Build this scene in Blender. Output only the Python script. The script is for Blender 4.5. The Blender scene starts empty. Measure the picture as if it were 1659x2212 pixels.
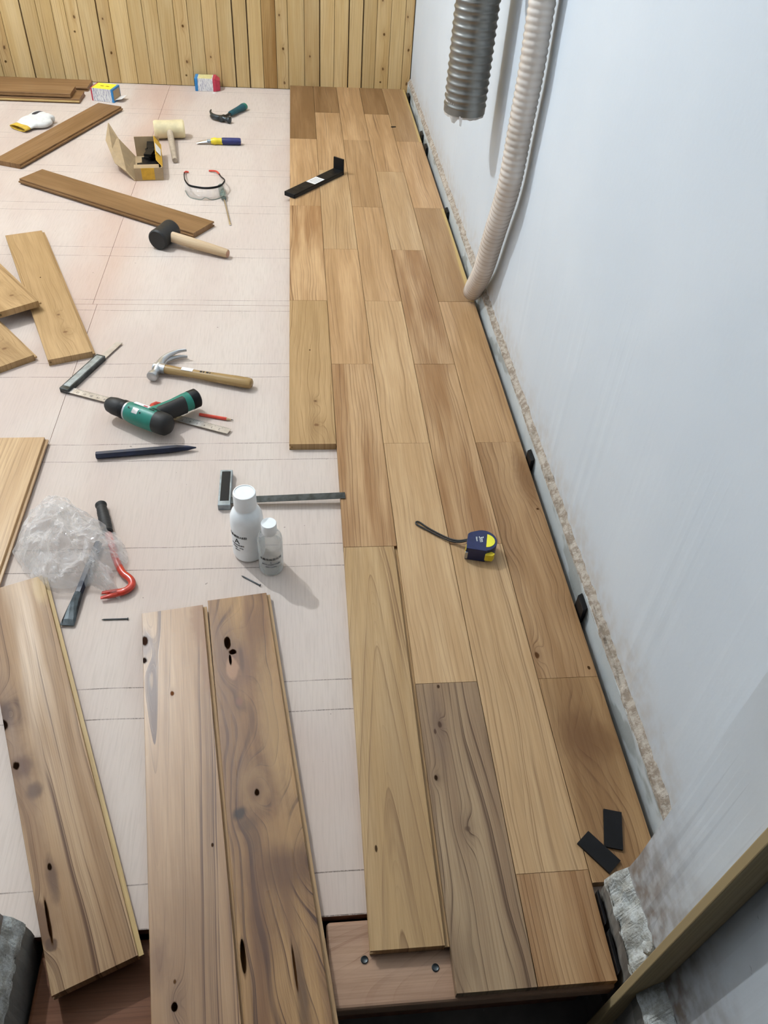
import bpy, bmesh, math, random
from mathutils import Vector, Matrix, noise as mnoise

# ------------------------------------------------------------------ camera, world, light, exposure
scn = bpy.context.scene
COL = scn.collection
cam_d = bpy.data.cameras.new('camera'); cam = bpy.data.objects.new('camera', cam_d); COL.objects.link(cam)
cam.location = (0.036, -0.793, 1.230); cam.rotation_euler = (0.7984, -0.0571, -0.0851)
cam_d.sensor_fit = 'HORIZONTAL'; cam_d.sensor_width = 36.0; cam_d.lens = 36.0 * 1683.7 / 1659.0
cam_d.clip_start = 0.01; cam_d.clip_end = 50
scn.camera = cam
wd = bpy.data.worlds.new('world'); scn.world = wd; wd.use_nodes = True
wd.node_tree.nodes['Background'].inputs[0].default_value = (0.75, 0.85, 1.0, 1)
wd.node_tree.nodes['Background'].inputs[1].default_value = 0.05
scn.view_settings.view_transform = 'Standard'; scn.view_settings.look = 'None'
scn.view_settings.exposure = -0.38; scn.view_settings.gamma = 1.0; scn.view_settings.use_curve_mapping = False
BULB_POS = (-1.516, 2.088, 2.527); BULB_STRENGTH = 8000.0

R = math.radians
TH = 0.018            # plank thickness
BACK = 3.497          # boarded end wall
WX = 0.602            # plaster face of the right wall
# ------------------------------------------------------------------ helpers
def srgb(h, k=1.0):
    h = h.lstrip('#')
    v = [int(h[i:i+2], 16) / 255 for i in (0, 2, 4)]
    return tuple(k * (c / 12.92 if c <= 0.04045 else ((c + 0.055) / 1.055) ** 2.4) for c in v) + (1.0,)

class G:
    def __init__(s, name):
        s.mat = bpy.data.materials.new(name); s.mat.use_nodes = True
        s.t = s.mat.node_tree; s.t.nodes.clear()
        s.out = s.t.nodes.new('ShaderNodeOutputMaterial')
        s.b = s.t.nodes.new('ShaderNodeBsdfPrincipled')
        s.t.links.new(s.b.outputs[0], s.out.inputs[0])
    def put(s, sock, v):
        if isinstance(v, bpy.types.NodeSocket): s.t.links.new(v, sock)
        elif v is not None: sock.default_value = v
    def n(s, typ, **kw):
        nd = s.t.nodes.new(typ)
        for k, v in kw.items(): setattr(nd, k, v)
        return nd
    def m(s, op, a, b=None, c=None, clamp=False):
        nd = s.n('ShaderNodeMath', operation=op, use_clamp=clamp)
        s.put(nd.inputs[0], a); s.put(nd.inputs[1], b)
        if c is not None: s.put(nd.inputs[2], c)
        return nd.outputs[0]
    def mix(s, f, a, b, blend='MIX'):
        nd = s.n('ShaderNodeMix', data_type='RGBA', blend_type=blend)
        s.put(nd.inputs[0], f); s.put(nd.inputs[6], a); s.put(nd.inputs[7], b)
        return nd.outputs[2]
    def scale(s, v, k):
        nd = s.n('ShaderNodeVectorMath', operation='MULTIPLY')
        s.put(nd.inputs[0], v); nd.inputs[1].default_value = k
        return nd.outputs[0]
    def noise(s, v, scale=1.0, detail=2.0, rough=0.5, dist=0.0):
        nd = s.n('ShaderNodeTexNoise'); s.put(nd.inputs['Vector'], v)
        nd.inputs['Scale'].default_value = scale; nd.inputs['Detail'].default_value = detail
        nd.inputs['Roughness'].default_value = rough; nd.inputs['Distortion'].default_value = dist
        return nd.outputs[0]
    def obj(s): return s.n('ShaderNodeTexCoord').outputs['Object']
    def pos(s): return s.n('ShaderNodeNewGeometry').outputs['Position']
    def rnd(s): return s.n('ShaderNodeObjectInfo').outputs['Random']
    def sep(s, v):
        nd = s.n('ShaderNodeSeparateXYZ'); s.put(nd.inputs[0], v); return nd.outputs
    def comb(s, x, y, z):
        nd = s.n('ShaderNodeCombineXYZ')
        for i, v in enumerate((x, y, z)): s.put(nd.inputs[i], v)
        return nd.outputs[0]
    def sm(s, v, lo, hi, a=0.0, b=1.0):
        nd = s.n('ShaderNodeMapRange', interpolation_type='SMOOTHSTEP')
        s.put(nd.inputs[0], v)
        for i, q in enumerate((lo, hi, a, b)): nd.inputs[i + 1].default_value = q
        return nd.outputs[0]
    def bump(s, h, strength=0.3, dist=0.002):
        nd = s.n('ShaderNodeBump'); nd.inputs['Strength'].default_value = strength
        nd.inputs['Distance'].default_value = dist; s.put(nd.inputs['Height'], h)
        s.put(s.b.inputs['Normal'], nd.outputs[0])
    def set(s, **kw):
        names = dict(col='Base Color', rough='Roughness', metal='Metallic', spec='Specular IOR Level', coat='Coat Weight',
                     trans='Transmission Weight', ior='IOR', alpha='Alpha', sub='Subsurface Weight', crough='Coat Roughness')
        for k, v in kw.items(): s.put(s.b.inputs[names[k]], v)
        return s.mat

def plain(name, h, rough=0.5, metal=0.0, var=0.12, vs=60.0, coat=0.0, bump=0.0, spec=0.5):
    """one-colour material with a little procedural unevenness"""
    g = G(name); o = g.obj(); c = srgb(h) if isinstance(h, str) else h
    nz = g.noise(o, vs, 3.0)
    dk = tuple(x * (1 - var) for x in c[:3]) + (1,); lt = tuple(min(1, x * (1 + var)) for x in c[:3]) + (1,)
    col = g.mix(g.sm(nz, 0.3, 0.7), dk, lt)
    if bump: g.bump(g.noise(o, vs * 6, 2.0), bump, 0.001)
    return g.set(col=col, rough=g.sm(nz, 0.2, 0.8, rough * 0.85, min(1, rough * 1.15)), metal=metal, coat=coat, spec=spec)

def wood(name, light, dark, line, freq=95.0, cath=None, knots=(), feats=(), sap=None, rough=0.36, fine=0.3, wob=0.03,
         streak=0.5, ls=0.55, tint=0.18, swirl=0.0, glossvar=0.0, along='y', coat=0.0):
    """plank wood, grain along local y; cath=(x0, slope, round); knots=[(x, y, radius, bend)] turn the grain round them;
    feats=[(x, y, rx, ry, colour, strength, softness)] are marks in the wood itself (knot hearts, bark, sap) and holes, with the shade inside uncarved ones painted dark"""
    g = G(name); o = g.obj(); x, y, z = g.sep(o); rn = g.rnd()
    if along == 'x': x, y = g.m('ADD', y, g.m('MULTIPLY', z, 0.7)), x
    off = g.m('MULTIPLY', rn, 37.0)
    yo = g.m('ADD', y, off)
    pv = g.comb(x, yo, g.m('MULTIPLY', rn, 11.0))
    w1 = g.m('SUBTRACT', g.noise(g.scale(pv, (7, 1.6, 1)), 1.0, 2.0), 0.5)
    w2 = g.m('SUBTRACT', g.noise(g.scale(pv, (30, 6, 1)), 1.0, 2.0), 0.5)
    w4 = g.m('SUBTRACT', g.noise(g.scale(o, (90, 45, 1)), 1.0, 3.0), 0.5)
    f = g.m('ADD', x, g.m('MULTIPLY', w1, wob * 2.2)); f = g.m('ADD', f, g.m('MULTIPLY', w2, wob * 0.22))
    if swirl:
        w3 = g.m('SUBTRACT', g.noise(g.scale(pv, (9, 7, 1)), 1.0, 1.0), 0.5)
        f = g.m('ADD', f, g.m('MULTIPLY', w3, swirl))
    if cath:
        xc = g.m('SUBTRACT', f, cath[0])
        q = g.m('SQRT', g.m('ADD', g.m('MULTIPLY', xc, xc), cath[2]))
        f = g.m('ADD', q, g.m('MULTIPLY', y, cath[1]))
    halo = None
    for (kx, ky, kr, ka) in knots:
        dx = g.m('SUBTRACT', x, kx); dy = g.m('MULTIPLY', g.m('SUBTRACT', y, ky), 0.5)
        d2 = g.m('ADD', g.m('MULTIPLY', dx, dx), g.m('MULTIPLY', dy, dy))
        e = g.m('POWER', 2.718, g.m('MULTIPLY', d2, -1.0 / (kr * kr)))
        f = g.m('ADD', f, g.m('MULTIPLY', e, kr * ka))
        halo = e if halo is None else g.m('MAXIMUM', halo, e)
    irr = g.noise(g.scale(g.comb(f, g.m('MULTIPLY', rn, 5.0), 0.0), (60, 1, 1)), 1.0, 2.0, 0.7)
    ff = g.m('ADD', g.m('MULTIPLY', f, freq), g.m('MULTIPLY', irr, 2.2))
    fr = g.m('FRACT', ff); fr2 = g.m('FRACT', g.m('MULTIPLY', ff, 3.37))
    ln = g.m('MULTIPLY', g.m('POWER', fr, 8.0), g.sm(fr, 0.97, 1.0, 1.0, 0.0))
    ln = g.m('ADD', g.m('MULTIPLY', ln, 1.15), g.m('MULTIPLY', g.m('POWER', fr2, 5.0), 0.28))
    ln = g.m('ADD', ln, g.m('MULTIPLY', fr, 0.14))
    lmod = g.sm(g.noise(g.scale(pv, (40, 2.2, 1)), 1.0, 2.0), 0.32, 0.66, 0.15, 1.0)
    ln = g.m('MULTIPLY', ln, g.m('MULTIPLY', lmod, ls * 1.7), clamp=True)
    fg = g.noise(g.scale(pv, (420, 9, 1)), 1.0, 3.0, 0.6)
    broad = g.sm(g.noise(g.scale(pv, (20, 1.5, 1)), 1.0, 3.0, 0.55), 0.5 - 0.25 * (1 - streak) - 0.12, 0.62 + 0.1 * (1 - streak))
    mott = g.sm(g.noise(g.scale(pv, (10, 3.5, 1)), 1.0, 3.0), 0.3, 0.75)
    c = g.mix(broad, srgb(light), srgb(dark))
    c = g.mix(g.m('MULTIPLY', mott, 0.35), c, srgb(dark))
    if halo is not None: c = g.mix(g.m('MULTIPLY', halo, 0.4), c, srgb(line))
    c = g.mix(ln, c, srgb(line))
    c = g.mix(g.m('MULTIPLY', g.sm(fg, 0.35, 0.75), fine), c, g.mix(1.0, c, srgb('#b3a08a'), 'MULTIPLY'))
    if sap:
        sx = g.m('ADD', x, g.m('MULTIPLY', w1, 0.03))
        c = g.mix(g.sm(sx, sap - 0.003, sap + 0.003), c, srgb('#bfa468'))
    hol = None
    for (hx, hy, rx, ry, hc, st, so) in feats:
        dx = g.m('DIVIDE', g.m('SUBTRACT', x, hx), rx); dy = g.m('DIVIDE', g.m('SUBTRACT', y, hy), ry)
        d = g.m('ADD', g.m('SQRT', g.m('ADD', g.m('MULTIPLY', dx, dx), g.m('MULTIPLY', dy, dy))), g.m('MULTIPLY', w4, 1.3 if max(rx, ry) < 0.012 else 0.7))
        mk = g.sm(d, 1 - so, 1 + so, st, 0.0); c = g.mix(mk, c, srgb(hc))
        if st >= 0.9: hol = mk if hol is None else g.m('MAXIMUM', hol, mk)
    tv = g.m('ADD', 1.0 - tint / 2, g.m('MULTIPLY', rn, tint))
    warm = 1.0 if name.startswith('pine') else 0.968
    c = g.mix(1.0, c, g.comb(tv, g.m('MULTIPLY', tv, warm), tv), 'MULTIPLY')
    g.bump(g.m('ADD', g.m('MULTIPLY', fg, 0.4), g.m('MULTIPLY', ln, -1.0)), 0.12, 0.0008)
    rr = g.sm(broad, 0.0, 1.0, rough - glossvar, rough + 0.1)
    if coat: g.set(coat=coat if hol is None else g.sm(hol, 0.5, 0.9, coat, 0.0), crough=0.33)
    return g.set(col=c, rough=rr, spec=0.28 if hol is None else g.sm(hol, 0.0, 0.8, 0.28, 0.0))

class MB:
    def __init__(s): s.v = []; s.f = []; s.mi = []; s.sm = []
    def add(s, vs, fs, mi=0, smooth=False, mat=None):
        b = len(s.v)
        s.v += [tuple(mat @ Vector(p)) if mat is not None else tuple(p) for p in vs]
        for f in fs: s.f.append(tuple(b + i for i in f)); s.mi.append(mi); s.sm.append(smooth)
        return s
    def box(s, x0, x1, y0, y1, z0, z1, mi=0, mat=None):
        vs = [(x, y, z) for z in (z0, z1) for y in (y0, y1) for x in (x0, x1)]
        return s.add(vs, [(0, 2, 3, 1), (4, 5, 7, 6), (0, 1, 5, 4), (2, 6, 7, 3), (0, 4, 6, 2), (1, 3, 7, 5)], mi, False, mat)
    def prism(s, poly, z0, z1, mi=0, mat=None, smooth=False):
        n = len(poly)
        vs = [(p[0], p[1], z0) for p in poly] + [(p[0], p[1], z1) for p in poly]
        fs = [tuple(range(n - 1, -1, -1)), tuple(range(n, 2 * n))]
        s.add(vs, fs, mi, False, mat)
        return s.add(vs, [(i, (i + 1) % n, n + (i + 1) % n, n + i) for i in range(n)], mi, smooth, mat)
    def lathe(s, prof, seg=32, mi=0, mat=None, smooth=True, caps=True):
        """prof: [(radius, height)] around z"""
        vs = []; fs = []
        for r, h in prof:
            for i in range(seg):
                a = 2 * math.pi * i / seg; vs.append((r * math.cos(a), r * math.sin(a), h))
        for j in range(len(prof) - 1):
            for i in range(seg):
                k = (i + 1) % seg; fs.append((j * seg + i, j * seg + k, (j + 1) * seg + k, (j + 1) * seg + i))
        s.add(vs, fs, mi, smooth, mat)
        if caps:
            for j, rev in ((0, True), (len(prof) - 1, False)):
                if prof[j][0] > 1e-5:
                    ring = vs[j * seg:(j + 1) * seg]
                    s.add(ring, [tuple(range(seg - 1, -1, -1)) if rev else tuple(range(seg))], mi, False, mat)
        return s
    def tube(s, path, rad, seg=16, mi=0, up=(0, 0, 1), caps=True, mat=None, smooth=True):
        """rad: number, list of numbers or list of (side, up) pairs"""
        P = [Vector(p) for p in path]; n = len(P); up = Vector(up)
        if not isinstance(rad, (list, tuple)): rad = [rad] * n
        vs = []; fs = []
        for i in range(n):
            t = (P[min(i + 1, n - 1)] - P[max(i - 1, 0)]).normalized()
            sd = t.cross(up)
            sd = sd.normalized() if sd.length > 1e-5 else Vector((1, 0, 0))
            u = sd.cross(t).normalized()
            r = rad[i]; ra, rb = (r if isinstance(r, (list, tuple)) else (r, r))
            for k in range(seg):
                a = 2 * math.pi * k / seg; vs.append(tuple(P[i] + sd * (ra * math.cos(a)) + u * (rb * math.sin(a))))
        for j in range(n - 1):
            for i in range(seg):
                k = (i + 1) % seg; fs.append((j * seg + i, (j + 1) * seg + i, (j + 1) * seg + k, j * seg + k))
        s.add(vs, fs, mi, smooth, mat)
        if caps: s.add(vs, [tuple(range(seg)), tuple(range((n - 1) * seg + seg - 1, (n - 1) * seg - 1, -1))], mi, False, mat)
        return s
    def mesh(s, name, mats):
        me = bpy.data.meshes.new(name); me.from_pydata(s.v, [], s.f)
        for m in (mats if isinstance(mats, (list, tuple)) else [mats]): me.materials.append(m)
        me.polygons.foreach_set('material_index', s.mi); me.polygons.foreach_set('use_smooth', s.sm)
        me.update(); return me
    def build(s, name, mats, parent=None, bevel=0.0, loc=None, rot=None, segs=2, fix=True):
        me = s.mesh(name, mats)
        if fix:
            bm = bmesh.new(); bm.from_mesh(me); bmesh.ops.remove_doubles(bm, verts=bm.verts, dist=1e-6)
            bmesh.ops.recalc_face_normals(bm, faces=bm.faces); bm.to_mesh(me); bm.free()
            if any(s.sm): me.set_sharp_from_angle(angle=R(42))
        o = bpy.data.objects.new(name, me); COL.objects.link(o)
        if parent is not None: o.parent = parent
        if loc: o.location = loc
        if rot: o.rotation_euler = rot
        if bevel:
            md = o.modifiers.new('bevel', 'BEVEL'); md.width = bevel; md.segments = segs; md.limit_method = 'ANGLE'; md.angle_limit = R(35)
        return o

def tag(o, label, cat, group=None):
    o['label'] = label; o['category'] = cat
    if group: o['group'] = group
    return o
def thing(name, label, cat, loc=(0, 0, 0), rz=0.0, group=None):
    o = bpy.data.objects.new(name, None); COL.objects.link(o); o.empty_display_size = 0.02
    o.location = loc; o.rotation_euler = (0, 0, rz); return tag(o, label, cat, group)
def struct(o, label=None):
    o['kind'] = 'structure'
    if label: o['label'] = label
    return o
def empty_struct(name, label):
    o = bpy.data.objects.new(name, None); COL.objects.link(o); o.empty_display_size = 0.02; return struct(o, label)
def T(x=0, y=0, z=0): return Matrix.Translation((x, y, z))
def RX(a): return Matrix.Rotation(a, 4, 'X')
def RY(a): return Matrix.Rotation(a, 4, 'Y')
def RZ(a): return Matrix.Rotation(a, 4, 'Z')
def spline(pts, n=12):
    """Catmull-Rom through the points"""
    P = [Vector(p) for p in pts]; out = []
    for i in range(len(P) - 1):
        a, b, c, d = P[max(i - 1, 0)], P[i], P[i + 1], P[min(i + 2, len(P) - 1)]
        for k in range(n):
            t = k / n
            out.append(0.5 * ((2 * b) + (c - a) * t + (2 * a - 5 * b + 4 * c - d) * t * t + (3 * b - a - 3 * c + d) * t ** 3))
    out.append(P[-1]); return out
def text_part(name, s, size, mat, parent, loc, rot, bend=None, depth=0.0002, align='CENTER'):
    """flat lettering as a mesh; bend=(radius) wraps it on a vertical cylinder of that radius about the parent's axis"""
    cu = bpy.data.curves.new(name, 'FONT'); cu.body = s; cu.size = size; cu.align_x = align; cu.align_y = 'CENTER'; cu.extrude = depth
    tmp = bpy.data.objects.new(name, cu); COL.objects.link(tmp)
    dg = bpy.context.evaluated_depsgraph_get(); me = bpy.data.meshes.new_from_object(tmp.evaluated_get(dg))
    bpy.data.objects.remove(tmp); bpy.data.curves.remove(cu)
    if bend:
        rad, ang = bend
        for v in me.vertices:
            a = ang + v.co.x / rad; rr = rad + v.co.z
            v.co = Vector((rr * math.cos(a), rr * math.sin(a), v.co.y))
    me.materials.clear(); me.materials.append(mat); me.update()
    o = bpy.data.objects.new(name, me); COL.objects.link(o); o.parent = parent; o.location = loc; o.rotation_euler = rot
    return o

# ------------------------------------------------------------------ materials
def plywood_mat():
    g = G('plywood'); p = g.pos(); x, y, z = g.sep(p)
    w = g.noise(g.scale(p, (2.2, 0.7, 1)), 1.0, 3.0, 0.5)
    fig = g.m('FRACT', g.m('ADD', g.m('MULTIPLY', x, 3.2), g.m('MULTIPLY', w, 7.0)))
    ring = g.m('MULTIPLY', g.sm(fig, 0.0, 0.5), g.sm(fig, 0.5, 1.0, 1.0, 0.0))
    fine = g.noise(g.scale(p, (260, 14, 1)), 1.0, 3.0, 0.6)
    c = g.mix(g.sm(w, 0.3, 0.7), srgb('#cbbdb3'), srgb('#c0aea3'))
    c = g.mix(g.m('MULTIPLY', ring, 0.3), c, srgb('#d0c4b8'))
    c = g.mix(g.m('MULTIPLY', g.sm(fine, 0.4, 0.75), 0.32), c, srgb('#a99a8e'))
    # reddish stain along the sheet joint
    sw = g.noise(g.scale(p, (6, 2.5, 1)), 1.0, 3.0)
    sx = g.m('ABSOLUTE', g.m('ADD', g.m('ADD', x, 0.60), g.m('MULTIPLY', g.m('SUBTRACT', sw, 0.5), 0.22)))
    st = g.m('MULTIPLY', g.sm(sx, 0.0, 0.16, 1.0, 0.0), g.m('MULTIPLY', g.sm(y, 0.7, 1.6), 0.36))
    c = g.mix(st, c, srgb('#b07f62'))
    blot = g.sm(g.noise(g.scale(p, (1.8, 1.2, 1)), 1.3, 3.0), 0.55, 0.75)
    c = g.mix(g.m('MULTIPLY', blot, 0.25), c, srgb('#c0a28e'))
    # inked joist lines across the sheets
    brk = g.noise(g.scale(p, (14, 1, 1)), 1.0, 3.0); fz = g.noise(p, 420.0, 2.0)
    yj = g.m('ADD', y, g.m('MULTIPLY', g.m('SUBTRACT', g.noise(g.scale(p, (5, 0.1, 1)), 1.0, 1.0), 0.5), 0.008))
    tot = None
    for k in range(-3, 9):
        for d in (-0.0315, 0.0315):
            yy = 0.6795 + k * 0.345 + d
            a = g.m('ABSOLUTE', g.m('SUBTRACT', yj, yy))
            l = g.sm(a, 0.0003, 0.0015, 1.0, 0.0)
            tot = l if tot is None else g.m('MAXIMUM', tot, l)
    tot = g.m('MULTIPLY', tot, g.m('MULTIPLY', g.sm(brk, 0.32, 0.58, 0.25, 0.85), g.sm(fz, 0.3, 0.55, 0.3, 1.0)))
    c = g.mix(tot, c, srgb('#4a3d35'))
    # specks of dirt
    sp = g.sm(g.noise(p, 75.0, 2.0), 0.735, 0.76); spm = g.sm(g.noise(p, 4.0, 2.0), 0.45, 0.6)
    c = g.mix(g.m('MULTIPLY', g.m('MULTIPLY', sp, spm), 0.75), c, srgb('#5b4c42'))
    g.bump(fine, 0.1, 0.0006)
    return g.set(col=c, rough=0.62, spec=0.35)

def plaster_mat(name, base, dirt, lo=0.10, hi=0.24, amt=0.55):
    g = G(name); p = g.pos(); x, y, z = g.sep(p)
    n1 = g.noise(p, 3.0, 4.0); n2 = g.noise(p, 40.0, 3.0)
    c = g.mix(g.sm(n1, 0.3, 0.75), srgb(base), srgb('#ccd3da'))
    low = g.m('MULTIPLY', g.sm(g.m('ADD', z, g.m('MULTIPLY', g.noise(p, 9.0, 3.0), 0.12)), lo, hi, 1.0, 0.0), amt)
    c = g.mix(g.m('MULTIPLY', low, g.sm(n2, 0.3, 0.7, 0.35, 1.0)), c, srgb(dirt))
    sc = g.m('MULTIPLY', g.sm(g.noise(g.scale(p, (20, 30, 55)), 1.0, 3.0, 0.7), 0.70, 0.74), g.sm(g.noise(p, 2.4, 1.0), 0.5, 0.62))
    c = g.mix(g.m('MULTIPLY', sc, 0.45), c, srgb('#6d7178'))
    g.bump(g.m('ADD', g.noise(p, 90.0, 3.0), g.m('MULTIPLY', n1, 2.0)), 0.12, 0.002)
    return g.set(col=c, rough=0.7, spec=0.3)

def concrete_mat(name, a, b, patch='#73757480'[:7]):
    g = G(name); p = g.pos()
    n1 = g.noise(p, 9.0, 4.0); n2 = g.noise(p, 120.0, 3.0)
    c = g.mix(g.sm(n1, 0.35, 0.7), srgb(a), srgb(b))
    c = g.mix(g.m('MULTIPLY', g.sm(g.noise(g.scale(p, (1, 5, 14)), 1.0, 3.0), 0.56, 0.6), 0.7), c, srgb(patch))
    c = g.mix(g.m('MULTIPLY', g.sm(n2, 0.72, 0.78), 0.6), c, srgb('#d8d8d4'))
    g.bump(n2, 0.25, 0.002)
    return g.set(col=c, rough=0.75, spec=0.3)

def rubble_mat(name, a, b, c3):
    g = G(name); p = g.pos()
    n1 = g.noise(p, 60.0, 5.0, 0.7); n2 = g.noise(p, 300.0, 3.0)
    c = g.mix(g.sm(n1, 0.4, 0.6), srgb(a), srgb(b)); c = g.mix(g.m('MULTIPLY', g.sm(n2, 0.66, 0.74), 0.6), c, srgb(c3))
    g.bump(g.m('ADD', n1, n2), 0.6, 0.003)
    return g.set(col=c, rough=0.9, spec=0.15)

M_PLY = plywood_mat()
M_PLYEDGE = plain('plywood_edge', '#8a5f48', 0.7, var=0.25)
M_PLASTER = plaster_mat('wall_plaster', '#c6ced6', '#b3a594')
M_JAMB = plaster_mat('jamb_plaster', '#c2c7cb', '#75614c', 0.17, 0.42, 0.9)
M_CEIL = plain('ceiling_paint', '#e4e6e8', 0.8, var=0.03, vs=4)
M_CONC = concrete_mat('concrete_strip', '#b4babb', '#c2c7c8', '#8b8d88')
M_CONCD = concrete_mat('dark_concrete', '#77736d', '#8d8880', '#5f5a54')
M_RUB = rubble_mat('broken_plaster', '#b5ab9f', '#8f8274', '#e4e2de')
M_RUBW = rubble_mat('broken_white_plaster', '#c4c8c6', '#a3a29b', '#5c544c')
M_GROUND = M_CONCD
M_BATTEN = wood('batten_wood', '#bfae86', '#a8966c', '#7d6b4a', freq=90, ls=0.35, rough=0.6, tint=0.05)
LT, DK, LN = '#c2a176', '#a8865c', '#73563a'
W_STR = wood('plank_straight', LT, DK, LN, 80, ls=0.45)
W_STRK = wood('plank_streaked', '#c4a479', '#9a754d', '#6d4c30', 105, streak=0.9, ls=0.55)
W_CATH = wood('plank_cathedral', '#c4aa80', '#b19366', '#7f6243', 46, cath=(-0.006, 0.085, 0.00012), ls=0.75, wob=0.014, tint=0.05,
              feats=((-0.034, -0.247, 0.002, 0.005, '#2a1a10', 0.9, 0.3), (0.02, -0.15, 0.03, 0.2, '#957a56', 0.35, 0.8)))
W_SW1 = wood('plank_dark_smear', '#ba9a70', '#94724b', '#66482d', 85, swirl=0.03, streak=0.8, ls=0.5, tint=0.05,
             knots=((-0.046, -0.29, 0.012, 2.0), (0.05, 0.20, 0.03, 1.0)),
             feats=((0.040, 0.215, 0.022, 0.10, '#74522f', 0.65, 0.6), (-0.048, -0.292, 0.004, 0.007, '#4a2f1c', 0.9, 0.4), (-0.045, 0.1, 0.012, 0.2, '#7f5f3e', 0.4, 0.7), (0.045, 0.105, 0.003, 0.003, '#3d2616', 0.9, 0.4),
                    (0.045, -0.325, 0.0025, 0.004, '#2d1c10', 0.9, 0.3)))
W_SW2 = wood('plank_dark_cloud', '#b39367', '#906f48', '#65472c', 75, swirl=0.05, streak=0.8, ls=0.45, tint=0.05,
             knots=((-0.01, 0.06, 0.05, 0.8),), feats=((-0.005, 0.06, 0.04, 0.045, '#69492b', 0.55, 0.7), (0.035, 0.05, 0.02, 0.03, '#6f4f2f', 0.4, 0.6)))
W_GREY = wood('plank_greyish', '#b59e7b', '#90775b', '#5d4835', 62, ls=0.75, streak=0.6, tint=0.05, wob=0.035,
              knots=((-0.024, 0.164, 0.010, 2.0), (-0.044, 0.066, 0.008, 2.0), (-0.005, -0.022, 0.014, 1.2), (-0.06, -0.2, 0.03, 0.5)),
              feats=((-0.016, 0.241, 0.0025, 0.004, '#33231a', 0.9, 0.4), (-0.024, 0.164, 0.0030, 0.006, '#2b1d15', 0.95, 0.4), (-0.034, 0.151, 0.002, 0.005, '#33231a', 0.9, 0.4), (-0.044, 0.066, 0.003, 0.005, '#22160f', 0.95, 0.4),
                     (-0.028, 0.16, 0.014, 0.07, '#6d5a4c', 0.45, 0.7), (-0.005, -0.022, 0.004, 0.004, '#54402e', 0.7, 0.5)))
W_SAP = wood('plank_with_sapwood', '#b6976d', '#9d7c54', LN, 100, sap=0.046, ls=0.4)
W_LIGHT = wood('plank_light', '#c7ab81', '#b3946a', '#836646', 90, ls=0.42)
W_BROWN = wood('loose_plank_brown', '#977650', '#7e5f3b', '#5d4225', 90, ls=0.4, tint=0.12)
W_OAK = wood('loose_plank_golden', '#bc9e72', '#a6885c', '#7b5d37', 62, ls=0.5, wob=0.04, tint=0.08, knots=((0.010, -0.17, 0.012, 1.6), (0.012, -0.27, 0.02, 1.6)),
             feats=((0.010, -0.17, 0.004, 0.005, '#5a3a1e', 0.85, 0.5), (0.0, 0.07, 0.002, 0.003, '#2a1a10', 0.9, 0.4), (0.012, -0.27, 0.006, 0.005, '#6b4726', 0.8, 0.5)))
M_SAPT = wood('sapwood_tongue', '#c4ad78', '#b59a62', '#9a8050', 90, ls=0.2, tint=0.1)
PK = lambda q: ((0.004, -0.12 + q, 0.0045, 0.006, '#4c3018', 0.9, 0.4), (-0.010, 0.02 + q, 0.004, 0.005, '#5a3a1c', 0.85, 0.4), (0.006, -0.27 + q, 0.0045, 0.007, '#553618', 0.85, 0.4), (-0.004, -0.33 + q, 0.005, 0.005, '#3a2412', 0.9, 0.4))
PKN = lambda q: tuple((a, b, 0.012, 1.2) for a, b in ((0.004, -0.12 + q), (-0.010, 0.02 + q), (0.006, -0.27 + q)))
M_PINE = wood('pine_board', '#cbb183', '#bfa06c', '#9a7b4d', 80, ls=0.4, wob=0.02, tint=0.2, rough=0.6, fine=0.25)
M_PINEK = wood('pine_board_knotty', '#c8ad7e', '#b99763', '#947146', 80, ls=0.45, wob=0.02, tint=0.2, rough=0.6, fine=0.25, knots=PKN(0.0), feats=PK(0.0))
M_PINEK2 = wood('pine_board_knots', '#cdb285', '#bb9c68', '#977548', 80, ls=0.45, wob=0.02, tint=0.2, rough=0.6, fine=0.25, knots=PKN(0.09), feats=PK(0.09))
M_PINED = wood('pine_board_dark', '#b18f5c', '#8d6837', '#70502a', 130, ls=0.6, wob=0.02, tint=0.1, rough=0.6, streak=0.9)
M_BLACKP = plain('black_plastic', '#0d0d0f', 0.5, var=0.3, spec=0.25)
M_BLACKR = plain('black_rubber', '#1b1a19', 0.6, var=0.3, vs=40)
M_STEEL = plain('steel', '#b4b7ba', 0.36, 0.9, var=0.12, vs=30)
M_DSTEEL = plain('dark_steel', '#464b4d', 0.38, 0.85, var=0.35, vs=60)
M_CHROME = plain('bright_steel', '#dfe2e6', 0.18, 1.0, var=0.1)
M_ALU = plain('cast_aluminium', '#8e979c', 0.42, 0.7, var=0.2)
M_RULE = plain('ruler_steel', '#b4ada6', 0.4, 0.55, var=0.12)
M_NAVY = plain('navy_paint', '#161d33', 0.45, 0.0, var=0.35, vs=40)
M_NAVYP = plain('navy_plastic', '#1d2750', 0.35, var=0.15)
M_BLUEG = plain('blue_grip', '#20245c', 0.5, var=0.2)
M_YEL = plain('yellow_plastic', '#d9c22a', 0.4, var=0.1)
M_YELN = plain('bright_yellow', '#e6e03a', 0.35, var=0.06)
M_TEAL = plain('teal_plastic', '#0f7464', 0.38, var=0.08)
M_TEALD = plain('dark_teal_grip', '#0e4a55', 0.5, var=0.2)
M_REDP = plain('red_plastic', '#c8402f', 0.4, var=0.1)
M_REDM = plain('red_paint', '#c03218', 0.32, var=0.15, coat=0.3)
M_WHITEP = plain('white_plastic', '#eef1f2', 0.35, var=0.02)
M_LABEL = plain('white_label', '#e8e6e4', 0.4, var=0.05)
M_SILVER = plain('silver_sticker', '#c9c4bf', 0.25, 0.6, var=0.1)
M_INK = plain('black_ink', '#15151a', 0.6, var=0.1)
M_GREYINK = plain('grey_ink', '#77777c', 0.6, var=0.1)
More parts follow.
